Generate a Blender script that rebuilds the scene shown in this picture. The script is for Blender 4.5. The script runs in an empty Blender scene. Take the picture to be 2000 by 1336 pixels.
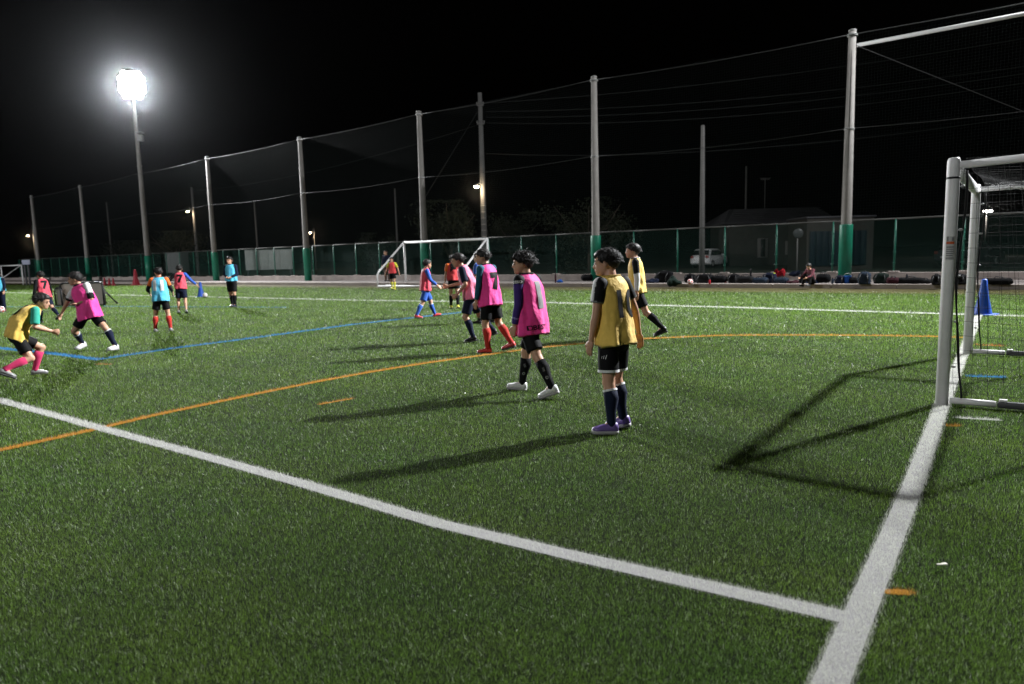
import bpy, bmesh, math, random
import numpy as np
from mathutils import Vector, Matrix
from mathutils.bvhtree import BVHTree

random.seed(7)
RNG = np.random.default_rng(11)
scene = bpy.context.scene
COL = scene.collection
R = math.radians

# ------------------------------------------------------------------ camera
PITCH, ROLL, FPX, CAMH = .1238, .0265, 1356.0, 1.43      # photograph is 2000 px wide
cam_d = bpy.data.cameras.new('camera')
cam_d.sensor_width = 36.0
cam_d.lens = 36.0 * FPX / 2000.0
cam_d.clip_start = .05
cam_d.clip_end = 2000
cam = bpy.data.objects.new('camera', cam_d)
COL.objects.link(cam)
cam.matrix_world = (Matrix.Translation((0, 0, CAMH)) @ Matrix.Rotation(math.pi/2 - PITCH, 4, 'X')
                    @ Matrix.Rotation(-ROLL, 4, 'Z'))
cam_d.dof.use_dof = True
cam_d.dof.focus_distance = 6.0
cam_d.dof.aperture_fstop = 2.2
scene.camera = cam

# ------------------------------------------------------------------ night sky
world = bpy.data.worlds.new('World')
scene.world = world
world.use_nodes = True
wn = world.node_tree
bg = wn.nodes['Background']
sky = wn.nodes.new('ShaderNodeTexSky')
sky.sky_type = 'NISHITA'
sky.sun_disc = False
sky.sun_elevation = R(-4.5)
sky.sun_rotation = R(200)
wn.links.new(sky.outputs[0], bg.inputs[0])
bg.inputs[1].default_value = 0.03

scene.view_settings.view_transform = 'Standard'
scene.view_settings.look = 'None'
scene.view_settings.gamma = 1
scene.view_settings.exposure = 0.0
scene.render.engine = 'CYCLES'
cy = scene.cycles
cy.use_denoising = True
try:
    cy.denoiser = 'OPENIMAGEDENOISE'
    cy.denoising_prefilter = 'ACCURATE'
except Exception:
    pass
cy.max_bounces = 6
cy.transparent_max_bounces = 24
cy.volume_bounces = 0
cy.sample_clamp_indirect = 3.0

FLOOD_L_POWER, FLOOD_R_POWER, FLOOD_C_POWER = 125000.0, 124000.0, 11000.0
HAZE_DENSITY = .000055

# ------------------------------------------------------------------ photo pixel -> place
def ray(px, py):
    a = (px - 1000) / FPX; b = (py - 668) / FPX
    c, s = math.cos(ROLL), math.sin(ROLL)
    X = c*a - s*b; Y = s*a + c*b
    cp, sp = math.cos(PITCH), math.sin(PITCH)
    return np.array([X, cp - Y*sp, -sp - Y*cp])
def gnd(px, py, z=0.0):
    r = ray(px, py)
    return np.array([0, 0, CAMH]) + r * ((z - CAMH) / r[2])
def at_depth(px, py, depth):
    r = ray(px, py)
    return np.array([0, 0, CAMH]) + r * (depth / r[1])
# the fence line: poles stand on FP0 + FD * t, FN points from the fence to the field
FAZ = 2.4981
FD = np.array([math.cos(FAZ), math.sin(FAZ), 0.0])
FN = np.array([-FD[1], FD[0], 0.0])
FP0 = np.array([12.62, 26.10, 0.0])
SPAN = 10.78
APRON = .15
def fence(t, s, z=0.0):
    return FP0 + FD*t + FN*s + np.array([0, 0, z])
def on_fence(px, py, s):
    """point where the pixel's ray meets the vertical plane at offset s of the fence"""
    r = ray(px, py); o = np.array([0, 0, CAMH])
    k = (s - (o - FP0) @ FN) / (r @ FN)
    p = o + r*k
    return (p - FP0) @ FD, p[2], p

# ------------------------------------------------------------------ materials
MATS = {}
def mat(name, col, rough=.6, spec=.4, var=.0, scale=8.0, bump=0.0, bscale=40.0, metal=0.0, attr=False, emit=None, sheen=0.0, coat=0.0):
    if name in MATS: return MATS[name]
    m = bpy.data.materials.new(name); m.use_nodes = True
    nt = m.node_tree; p = nt.nodes['Principled BSDF']
    p.inputs['Roughness'].default_value = rough
    p.inputs['Specular IOR Level'].default_value = spec
    p.inputs['Metallic'].default_value = metal
    if sheen: p.inputs['Sheen Weight'].default_value = sheen
    if coat: p.inputs['Coat Weight'].default_value = coat
    src = None
    tc = nt.nodes.new('ShaderNodeTexCoord')
    if attr:
        a = nt.nodes.new('ShaderNodeAttribute'); a.attribute_name = 'Col'; src = a.outputs['Color']
    if var > 0:
        n = nt.nodes.new('ShaderNodeTexNoise'); n.inputs['Scale'].default_value = scale
        n.inputs['Detail'].default_value = 6; n.inputs['Roughness'].default_value = .65
        nt.links.new(tc.outputs['Object'], n.inputs['Vector'])
        mr = nt.nodes.new('ShaderNodeMapRange')
        mr.inputs['From Min'].default_value = .25; mr.inputs['From Max'].default_value = .75
        mr.inputs['To Min'].default_value = 1 - var; mr.inputs['To Max'].default_value = 1 + var
        nt.links.new(n.outputs['Fac'], mr.inputs['Value'])
        mx = nt.nodes.new('ShaderNodeMix'); mx.data_type = 'RGBA'; mx.blend_type = 'MULTIPLY'
        mx.inputs['Factor'].default_value = 1.0
        if src is not None: nt.links.new(src, mx.inputs[6])
        else: mx.inputs[6].default_value = (*col, 1)
        nt.links.new(mr.outputs[0], mx.inputs[7])
        src = mx.outputs[2]
    if src is not None: nt.links.new(src, p.inputs['Base Color'])
    else: p.inputs['Base Color'].default_value = (*col, 1)
    if bump > 0:
        n2 = nt.nodes.new('ShaderNodeTexNoise'); n2.inputs['Scale'].default_value = bscale
        n2.inputs['Detail'].default_value = 4
        nt.links.new(tc.outputs['Object'], n2.inputs['Vector'])
        b = nt.nodes.new('ShaderNodeBump'); b.inputs['Strength'].default_value = bump
        b.inputs['Distance'].default_value = .02
        nt.links.new(n2.outputs['Fac'], b.inputs['Height']); nt.links.new(b.outputs[0], p.inputs['Normal'])
    if emit:
        p.inputs['Emission Color'].default_value = (*emit[0], 1); p.inputs['Emission Strength'].default_value = emit[1]
    MATS[name] = m
    return m

def net_mat(name, col, pitch, width, axis_a='X', axis_b='Z', diamond=False):
    """woven net: strands of real width at real pitch, open air between"""
    m = bpy.data.materials.new(name); m.use_nodes = True
    nt = m.node_tree; p = nt.nodes['Principled BSDF']
    p.inputs['Base Color'].default_value = (*col, 1); p.inputs['Roughness'].default_value = .6
    out = nt.nodes['Material Output']
    tc = nt.nodes.new('ShaderNodeTexCoord'); sx = nt.nodes.new('ShaderNodeSeparateXYZ')
    nt.links.new(tc.outputs['Object'], sx.inputs[0])
    def M(op, a, b=None):
        n = nt.nodes.new('ShaderNodeMath'); n.operation = op
        for i, v in enumerate((a, b)):
            if v is None: continue
            if isinstance(v, (int, float)): n.inputs[i].default_value = v
            else: nt.links.new(v, n.inputs[i])
        return n.outputs[0]
    A, B = sx.outputs[axis_a], sx.outputs[axis_b]
    if diamond: A, B = M('ADD', A, B), M('SUBTRACT', A, B)
    ma = M('LESS_THAN', M('FRACT', M('DIVIDE', A, pitch)), width / pitch)
    mb = M('LESS_THAN', M('FRACT', M('DIVIDE', B, pitch)), width / pitch)
    mask = M('MAXIMUM', ma, mb)
    tr = nt.nodes.new('ShaderNodeBsdfTransparent'); mx = nt.nodes.new('ShaderNodeMixShader')
    nt.links.new(mask, mx.inputs[0]); nt.links.new(tr.outputs[0], mx.inputs[1]); nt.links.new(p.outputs[0], mx.inputs[2])
    nt.links.new(mx.outputs[0], out.inputs['Surface'])
    return m

M_WHITE_METAL = mat('white_painted_metal', (.80, .79, .79), .45, .4, .07, 6)
M_DARK_METAL = mat('dark_grey_metal', (.05, .05, .055), .5, .4, .1)
M_GALV = mat('galvanised_steel', (.30, .30, .29), .5, .5, .12, 9)
M_POLE = mat('pole_concrete', (.25, .235, .22), .8, .2, .15, 3, .1, 60)
M_PAD = mat('green_vinyl_pad', (.008, .17, .10), .45, .4, .12, 4)
M_GREEN_POST = mat('green_coated_steel', (.008, .10, .065), .45, .4, .1)
M_CONCRETE = mat('weathered_concrete', (.40, .345, .32), .85, .2, .22, 1.7, .15, 30)
M_APRON = mat('dark_paving', (.20, .175, .165), .9, .2, .25, .9, .1, 20)
M_ASPHALT = mat('night_ground', (.035, .04, .03), .95, .1, .3, .4)
M_BLACK = mat('black_plastic', (.012, .012, .013), .5, .4, .1)
M_CABLE = mat('steel_cable', (.055, .055, .055), .7, .2)
M_RAIL = mat('dull_fence_rail', (.075, .075, .07), .7, .2, .1, 9)
M_ROPE = mat('black_rope', (.012, .012, .012), .8, .2)

# ------------------------------------------------------------------ mesh helpers
def link(o, parent=None):
    COL.objects.link(o)
    if parent is not None: o.parent = parent
    return o
def tag(o, label=None, cat=None, group=None, kind=None):
    if label: o['label'] = label
    if cat: o['category'] = cat
    if group: o['group'] = group
    if kind: o['kind'] = kind
    return o
def empty(name, loc=(0, 0, 0), rz=0.0, label=None, cat=None, group=None):
    o = bpy.data.objects.new(name, None)
    o.empty_display_size = .2
    o.location = loc; o.rotation_euler = (0, 0, rz)
    link(o); tag(o, label, cat, group)
    return o
def mesh_obj(name, v, f, m, parent=None, smooth=True, cols=None):
    me = bpy.data.meshes.new(name)
    me.from_pydata([tuple(map(float, p)) for p in v], [], [tuple(q) for q in f])
    return finish(name, me, m, parent, smooth, cols)
def finish(name, me, m, parent=None, smooth=True, cols=None):
    if m is not None: me.materials.append(m)
    if smooth: me.polygons.foreach_set('use_smooth', [True]*len(me.polygons))
    if cols is not None:
        a = me.color_attributes.new('Col', 'FLOAT_COLOR', 'POINT')
        c = np.ones((len(me.vertices), 4), np.float32); c[:, :3] = cols
        a.data.foreach_set('color', c.ravel())
    me.update()
    return link(bpy.data.objects.new(name, me), parent)
def copy_tree(o, parent=None):
    c = o.copy(); COL.objects.link(c); c.parent = parent
    for ch in list(o.children): copy_tree(ch, c)
    return c

class MB:
    """collects shapes; build() links them as one mesh object"""
    def __init__(s): s.v = []; s.f = []
    def add(s, v, f):
        o = len(s.v); s.v += [np.asarray(p, float) for p in v]; s.f += [tuple(i+o for i in q) for q in f]; return s
    def box(s, c, size, rot=None, bevel=0.0):
        bm = bmesh.new(); bmesh.ops.create_cube(bm, size=1.0)
        bmesh.ops.scale(bm, vec=size, verts=bm.verts)
        if bevel: bmesh.ops.bevel(bm, geom=bm.edges[:], offset=bevel, segments=2, affect='EDGES', profile=.5)
        bm.verts.index_update()
        v = [np.array(q.co) for q in bm.verts]; f = [[q.index for q in p.verts] for p in bm.faces]; bm.free()
        if rot is not None: v = [np.asarray(rot) @ q for q in v]
        return s.add([q + np.asarray(c, float) for q in v], f)
    def tube(s, pts, r, seg=8, caps=True):
        pts = [np.asarray(p, float) for p in pts]; n = len(pts)
        rs = r if hasattr(r, '__len__') else [r]*n
        v = []; f = []
        up = None
        for i in range(n):
            d = pts[min(i+1, n-1)] - pts[max(i-1, 0)]; d = d/(np.linalg.norm(d)+1e-12)
            if up is None:
                up = np.array([0, 0, 1.]) if abs(d[2]) < .9 else np.array([1., 0, 0])
            a = np.cross(d, up); a /= np.linalg.norm(a)+1e-12; b = np.cross(a, d); up = b
            for k in range(seg):
                t = 2*math.pi*k/seg
                v.append(pts[i] + (a*math.cos(t) + b*math.sin(t))*rs[i])
        for i in range(n-1):
            for k in range(seg):
                k2 = (k+1) % seg
                f.append((i*seg+k, i*seg+k2, (i+1)*seg+k2, (i+1)*seg+k))
        if caps:
            f.append(tuple(range(seg))[::-1]); f.append(tuple((n-1)*seg+k for k in range(seg)))
        return s.add(v, f)
    def lathe(s, prof, c=(0, 0, 0), seg=20, rot=None):
        v = []; f = []
        for (r, z) in prof:
            for k in range(seg):
                t = 2*math.pi*k/seg; v.append(np.array([r*math.cos(t), r*math.sin(t), z]))
        for i in range(len(prof)-1):
            for k in range(seg):
                k2 = (k+1) % seg
                f.append((i*seg+k, i*seg+k2, (i+1)*seg+k2, (i+1)*seg+k))
        f.append(tuple(range(seg))[::-1]); f.append(tuple((len(prof)-1)*seg+k for k in range(seg)))
        if rot is not None: v = [np.asarray(rot) @ q for q in v]
        return s.add([q + np.asarray(c, float) for q in v], f)
    def loft(s, rings):
        n = len(rings[0]); v = [p for r in rings for p in r]; f = []
        for i in range(len(rings)-1):
            for k in range(n):
                k2 = (k+1) % n
                f.append((i*n+k, i*n+k2, (i+1)*n+k2, (i+1)*n+k))
        f.append(tuple(range(n))[::-1]); f.append(tuple((len(rings)-1)*n+k for k in range(n)))
        return s.add(v, f)
    def capsule(s, p0, p1, r0, r1, seg=12, round0=True, round1=True):
        p0 = np.asarray(p0, float); p1 = np.asarray(p1, float)
        d = p1-p0; L = np.linalg.norm(d); d = d/(L+1e-12)
        pts = []; rs = []
        if round0:
            for a in (80, 60, 35, 15): pts.append(p0 - d*r0*math.sin(R(a))); rs.append(r0*math.cos(R(a)))
        pts += [p0, p0+(p1-p0)*.5, p1]; rs += [r0, (r0+r1)/2, r1]
        if round1:
            for a in (15, 35, 60, 80): pts.append(p1 + d*r1*math.sin(R(a))); rs.append(r1*math.cos(R(a)))
        return s.tube(pts, rs, seg)
    def ell(s, c, rad, rot=None, nu=16, nv=10):
        v = []; f = []
        prof = [(math.cos(-math.pi/2+math.pi*(i+.3)/(nv-.4)), math.sin(-math.pi/2+math.pi*(i+.3)/(nv-.4))) for i in range(nv)]
        o = MB(); o.lathe(prof, seg=nu)
        vv = [q*np.asarray(rad) for q in o.v]
        if rot is not None: vv = [np.asarray(rot) @ q for q in vv]
        return s.add([q+np.asarray(c, float) for q in vv], o.f)
    def build(s, name, m, parent=None, smooth=True):
        return mesh_obj(name, s.v, s.f, m, parent, smooth)
    def remesh(s, voxel, smooth=3):
        me = bpy.data.meshes.new('tmp'); me.from_pydata([tuple(p) for p in s.v], [], s.f)
        bm = bmesh.new(); bm.from_mesh(me); bmesh.ops.recalc_face_normals(bm, faces=bm.faces); bm.to_mesh(me); bm.free()
        o = bpy.data.objects.new('tmp', me); COL.objects.link(o)
        r = o.modifiers.new('r', 'REMESH'); r.mode = 'VOXEL'; r.voxel_size = voxel; r.use_smooth_shade = True
        if smooth:
            q = o.modifiers.new('s', 'SMOOTH'); q.factor = .5; q.iterations = smooth
        dg = bpy.context.evaluated_depsgraph_get()
        res = bpy.data.meshes.new_from_object(o.evaluated_get(dg))
        bpy.data.objects.remove(o); bpy.data.meshes.remove(me)
        return res

def rotm(axis, a):
    return np.array(Matrix.Rotation(a, 3, axis))
def vnoise(p, seed=0):
    """cheap smooth noise in [-1,1] from summed sines"""
    p = np.asarray(p, float); r = np.random.default_rng(seed); o = 0
    for i in range(5):
        k = r.normal(size=3)*(1+i*.7); o = o + np.sin(p @ k + r.uniform(0, 6.28))/(1+i*.5)
    return o/2.9

# ================================================================== SETTING
def sheet(name, pts, z, m, label=None, parent=None):
    v = [(p[0], p[1], z) for p in pts]
    o = mesh_obj(name, v, [tuple(range(len(v)))], m, parent, False)
    tag(o, label, kind='structure')
    return o

sheet('ground', [(-400, -150), (400, -150), (400, 600), (-400, 600)], -.03, M_ASPHALT)

# ---- turf carpet (blades stand on it)
def turf_sheet_mat():
    m = bpy.data.materials.new('turf_carpet'); m.use_nodes = True
    nt = m.node_tree; p = nt.nodes['Principled BSDF']; p.inputs['Roughness'].default_value = 1.0
    p.inputs['Specular IOR Level'].default_value = .06
    tc = nt.nodes.new('ShaderNodeTexCoord')
    n = nt.nodes.new('ShaderNodeTexNoise'); n.inputs['Scale'].default_value = 90; n.inputs['Detail'].default_value = 8
    n.inputs['Roughness'].default_value = .8
    nt.links.new(tc.outputs['Object'], n.inputs['Vector'])
    cr = nt.nodes.new('ShaderNodeValToRGB')
    cr.color_ramp.elements[0].position = .35; cr.color_ramp.elements[0].color = (.004, .005, .003, 1)
    cr.color_ramp.elements[1].position = .75; cr.color_ramp.elements[1].color = (.016, .026, .008, 1)
    nt.links.new(n.outputs['Fac'], cr.inputs[0]); nt.links.new(cr.outputs[0], p.inputs['Base Color'])
    b = nt.nodes.new('ShaderNodeBump'); b.inputs['Strength'].default_value = .6; b.inputs['Distance'].default_value = .02
    nt.links.new(n.outputs['Fac'], b.inputs['Height']); nt.links.new(b.outputs[0], p.inputs['Normal'])
    return m
M_TURF = turf_sheet_mat()
KERB_S = 2.5          # kerb of the paved strip, metres in front of the poles
a_, b_ = fence(-60, KERB_S), fence(110, KERB_S)
c_, d_ = fence(110, KERB_S+75), fence(-60, KERB_S+75)
sheet('artificial_turf', [a_, b_, c_, d_], 0.0, M_TURF, 'green artificial turf pitch')
M_DIRT = mat('dirty_turf_edge', (.06, .052, .022), .9, .1, .35, 2.5, .3, 60)

# ---- paved strip, kerb and low wall below the fence
def bar(name, t0, t1, s0, s1, z0, z1, m, parent=None, bev=.01):
    c = fence((t0+t1)/2, (s0+s1)/2, (z0+z1)/2)
    rot = np.array([[FD[0], FN[0], 0], [FD[1], FN[1], 0], [0, 0, 1]])
    return MB().box(c, (abs(t1-t0), abs(s1-s0), z1-z0), rot, bev).build(name, m, parent, False)
pav = bar('pavement', -60, 110, -1.0, KERB_S-.22, -.2, APRON, M_APRON)
tag(pav, 'dark paved strip between the turf kerb and the low fence wall', kind='structure')
kerbs = empty('kerb', fence(0, KERB_S-.1), label='pale concrete kerb stones along the turf edge')
kerbs['kind'] = 'structure'
for i in range(60):
    t = -32 + i*2.0
    k = bar('kerb_stone', t+.008, t+1.992, KERB_S-.216, KERB_S, -.2, APRON+.012, M_CONCRETE)
    k.parent = kerbs; k.matrix_parent_inverse = Matrix.Translation(kerbs.location).inverted()
wall = empty('low_wall', fence(0, -1.15), label='low pale concrete wall under the chain link fence', cat='wall')
for i in range(40):
    t = -30 + i*3.0
    k = bar('wall_block', t+.01, t+2.99, -1.3, -1.004, -.2, .43 + random.uniform(-.006, .006), M_CONCRETE)
    k.parent = wall; k.matrix_parent_inverse = Matrix.Translation(wall.location).inverted()

# ================================================================== FIELD LINES
M_BLADE = mat('turf_blades', (.1, .2, .05), .36, .45, attr=True)
def leafy(m, share, gain):
    """thin plastic blades let light through"""
    nt = m.node_tree; p = nt.nodes['Principled BSDF']; out = nt.nodes['Material Output']
    tr = nt.nodes.new('ShaderNodeBsdfTranslucent'); mx = nt.nodes.new('ShaderNodeMixShader'); mu = nt.nodes.new('ShaderNodeMix')
    mu.data_type = 'RGBA'; mu.blend_type = 'MULTIPLY'; mu.inputs['Factor'].default_value = 1
    nt.links.new(p.inputs['Base Color'].links[0].from_socket, mu.inputs[6]); mu.inputs[7].default_value = (*gain, 1)
    nt.links.new(mu.outputs[2], tr.inputs[0]); mx.inputs[0].default_value = share
    nt.links.new(p.outputs[0], mx.inputs[1]); nt.links.new(tr.outputs[0], mx.inputs[2]); nt.links.new(mx.outputs[0], out.inputs['Surface'])
leafy(M_BLADE, .40, (1.15, 1.25, 1.0))
M_STRIP = mat('dyed_carpet', (.3, .3, .3), .95, .0, attr=True)
LINES = []   # name, label, polyline (Nx2), half width, colour
def L2(*px): return np.array([gnd(*p)[:2] for p in px])
WHITE, ORANGE, BLUE = (.66, .64, .65), (.60, .29, .06), (.06, .25, .55)
A0, A1 = gnd(1560, 1480)[:2], gnd(1840, 793)[:2]
A2 = gnd(1912, 614)[:2]
LINES.append(('goal_line', 'wide white turf line running through the near goal posts', np.array([A0, gnd(1622, 1336)[:2], gnd(1777, 965)[:2], A1, A2]), .068, WHITE))
LINES.append(('area_line', 'white turf line meeting the goal line in a tee', L2((-120, 752), (0, 783), (200, 838), (400, 892), (600, 948), (851, 1022), (1100, 1082), (1380, 1146), (1655, 1208)), .064, WHITE))
LINES.append(('orange_arc_line', 'orange turf line sweeping in a long arc across the pitch', L2((-60, 893), (0, 880), (170, 843), (300, 812), (500, 770), (625, 745), (730, 726), (830, 710), (975, 690), (1050, 680), (1130, 672), (1260, 662), (1400, 656), (1500, 655), (1600, 655), (1720, 656), (1830, 658), (1880, 660)), .055, ORANGE))
LINES.append(('blue_corner_line', 'blue turf line bending sharply at a corner', L2((-80, 674), (0, 681), (100, 691), (192, 703), (330, 682), (500, 660), (700, 633), (900, 611)), .075, BLUE))
LINES.append(('blue_far_line', 'faint pale blue turf line before the mini goals', L2((-40, 600), (200, 599), (420, 600), (560, 601)), .06, (.10, .25, .42)))
LINES.append(('far_white_line', 'long white turf line crossing before the far goal', L2((-60, 570), (200, 576), (480, 582), (700, 587), (1080, 592), (1400, 600), (1830, 613), (2060, 620)), .085, WHITE))
LINES.append(('orange_dash', 'short orange turf dash inside the orange arc', L2((625, 790), (688, 779)), .03, ORANGE))
LINES.append(('orange_tick', 'small orange turf mark outside the white tee', L2((1727, 1156), (1776, 1158)), .028, ORANGE))
LINES.append(('white_tick', 'short white turf dash outside the goal base bar', L2((1866, 816), (1951, 821)), .03, WHITE))
LINES.append(('orange_spot', 'tiny orange turf mark touching the goal line', L2((1848, 832), (1871, 832)), .03, ORANGE))
LINES.append(('blue_tick', 'short blue turf dash behind the goal mouth', L2((1893, 735), (1958, 737)), .045, BLUE))
LINES.append(('orange_back_tick', 'faint orange turf dash beyond the blue dash behind the goal', L2((1908, 674), (1960, 676)), .045, (.45, .17, .05)))
LINES.append(('orange_small_tick', 'tiny orange turf mark near the blue corner', L2((193, 712), (216, 712)), .04, (.5, .25, .09)))

def seg_dist(P, poly):
    d = np.full(len(P), 1e9)
    for a, b in zip(poly[:-1], poly[1:]):
        ab = b-a; t = np.clip(((P-a) @ ab)/(ab @ ab), 0, 1)
        q = a + t[:, None]*ab
        d = np.minimum(d, np.hypot(*(P-q).T))
    return d

# ================================================================== TURF BLADES
def scatter_blades():
    """base points spread so that near ground carries fine short blades, far ground broad ones"""
    N = 1880000
    d0, d1 = 1.75, 62.0
    u = RNG.random(N)
    d = d0*(d1/d0)**u
    half = .80*d + .9
    x = (RNG.random(N)*2-1)*half
    P = np.c_[x, d]
    s = (P - FP0[:2]) @ FN[:2]
    keep = s > KERB_S + .05
    keep &= ~((s < 5.2) & (RNG.random(N) < np.clip((5.2-s)/1.6, 0, .97)))
    return P[keep]
def blade_mesh(P, base, name, m, jitter=.35, hmul=1.0):
    n = len(P); d = np.hypot(*P.T)
    L = np.clip(.014 + .0016*d, 0, .05)*hmul*(.65+.7*RNG.random(n))
    w = np.clip(.00028*d, .0009, .019)*(.7+.6*RNG.random(n))
    az = RNG.random(n)*6.2832
    # blades lie combed by play: patches of common lean
    px = np.sin(P[:, 0]*1.7+1.3*np.sin(P[:, 1]*.9)) ; lean = np.clip(.55+.22*px*RNG.random(n)+.30*RNG.normal(size=n), .05, 1.25)
    faz = az + 1.5708 + .5*RNG.normal(size=n)
    dx, dy = np.cos(az), np.sin(az)
    wx, wy = np.cos(faz)*w*.5, np.sin(faz)*w*.5
    z0 = np.full(n, -.002)
    mid = L*.55; l2 = lean+.45*RNG.random(n)
    mx, mz = np.sin(lean*.6)*mid, np.cos(lean*.6)*mid
    tx, tz = mx+np.sin(l2)*(L-mid), mz+np.cos(l2)*(L-mid)
    V = np.zeros((n, 5, 3), np.float32)
    V[:, 0] = np.c_[P[:, 0]-wx, P[:, 1]-wy, z0]; V[:, 1] = np.c_[P[:, 0]+wx, P[:, 1]+wy, z0]
    V[:, 2] = np.c_[P[:, 0]+dx*mx+wx*.9, P[:, 1]+dy*mx+wy*.9, mz]; V[:, 3] = np.c_[P[:, 0]+dx*mx-wx*.9, P[:, 1]+dy*mx-wy*.9, mz]
    V[:, 4] = np.c_[P[:, 0]+dx*tx, P[:, 1]+dy*tx, tz]
    me = bpy.data.meshes.new(name)
    idx = (np.arange(n)[:, None]*5)
    fine = d < 0.0                       # every blade one thin leaf
    i1, i2 = idx[fine], idx[~fine]
    loops = np.concatenate([np.concatenate([i1+[0, 1, 2, 3], i1+[3, 2, 4]], axis=1).ravel(), (i2+[0, 1, 4]).ravel()]).astype(np.int32)
    totals = np.concatenate([np.tile([4, 3], len(i1)), np.full(len(i2), 3)]).astype(np.int32)
    starts = (np.cumsum(totals)-totals).astype(np.int32)
    me.vertices.add(n*5); me.vertices.foreach_set('co', V.ravel())
    me.loops.add(len(loops)); me.loops.foreach_set('vertex_index', loops)
    me.polygons.add(len(totals)); me.polygons.foreach_set('loop_start', starts); me.polygons.foreach_set('loop_total', totals)
    me.update(calc_edges=True)
    c = np.ones((n, 5, 4), np.float32)
    k = (1-jitter+2*jitter*RNG.random(n))[:, None]
    c[:, :, :3] = (base*k)[:, None, :]
    a = me.color_attributes.new('Col', 'FLOAT_COLOR', 'POINT'); a.data.foreach_set('color', c.ravel())
    return finish(name, me, m, None, True)

def build_turf():
    P = scatter_blades()
    free = np.ones(len(P), bool)
    for li, (nm, lab, poly, hw, col) in enumerate(LINES):
        # the dyed strip of carpet
        vv = []; ff = []
        for i, p in enumerate(poly):
            t = poly[min(i+1, len(poly)-1)] - poly[max(i-1, 0)]; t = t/np.linalg.norm(t); nrm = np.array([-t[1], t[0]])*hw*.78
            vv += [(p[0]+nrm[0], p[1]+nrm[1], .0042-li*.0003), (p[0]-nrm[0], p[1]-nrm[1], .0042-li*.0003)]
            if i: ff.append((2*i-2, 2*i-1, 2*i+1, 2*i))
        strip_col = np.array(col)*.45
        near = seg_dist(P[free], poly) < hw + .008*RNG.normal(size=free.sum())
        ids = np.where(free)[0][near]
        free[ids] = False
        Q = P[ids]
        # denser pile on the lines
        Q = np.concatenate([Q, Q + RNG.normal(size=Q.shape)*.012])
        Q = Q[seg_dist(Q, poly) < hw*1.02 + .006*RNG.normal(size=len(Q))]
        if len(Q) == 0: continue
        o = blade_mesh(Q, np.tile(np.array(col), (len(Q), 1)), nm, M_BLADE, .13, 1.0)
        me = o.data
        bm = bmesh.new(); bm.from_mesh(me)
        lay = bm.verts.layers.float_color.get('Col')
        nv = [bm.verts.new(v) for v in vv]
        for v in nv: v[lay] = (*strip_col, 1)
        for q in ff:
            try: bm.faces.new([nv[i] for i in q]).material_index = 1
            except ValueError: pass
        bm.to_mesh(me); bm.free(); me.materials.append(M_STRIP)
        tag(o, lab, kind='structure')
    G = P[free]
    base = np.tile(np.array([.132, .228, .030]), (len(G), 1))
    # worn, paler, and yellower patches of pile
    q = np.c_[G*.55, np.zeros(len(G))]
    nn = vnoise(q, 3); n2 = vnoise(q*5, 5)
    base *= (1 + .15*nn + .12*n2)[:, None]
    base[:, 0] *= 1 + .12*n2
    s = (G - FP0[:2]) @ FN[:2]
    k = np.clip((6.2-s)/2.4, 0, 1)[:, None]*(.6+.4*RNG.random((len(G), 1)))
    base = base*(1-k) + np.array([.085, .075, .025])*k
    pale = RNG.random(len(G)) < .075  # scattered blades coloured whitish: painted glints of the turf's sparkle
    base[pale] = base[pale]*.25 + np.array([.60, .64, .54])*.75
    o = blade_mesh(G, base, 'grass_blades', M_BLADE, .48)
    tag(o, 'short glossy blades of the artificial turf', kind='stuff')
    dirt = [fence(-60, KERB_S+.01), fence(110, KERB_S+.01), fence(110, 5.0), fence(-60, 5.0)]
    sheet('dirt_strip', dirt, .004, M_DIRT, 'brownish dirty edge of the turf along the kerb')
build_turf()

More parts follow.
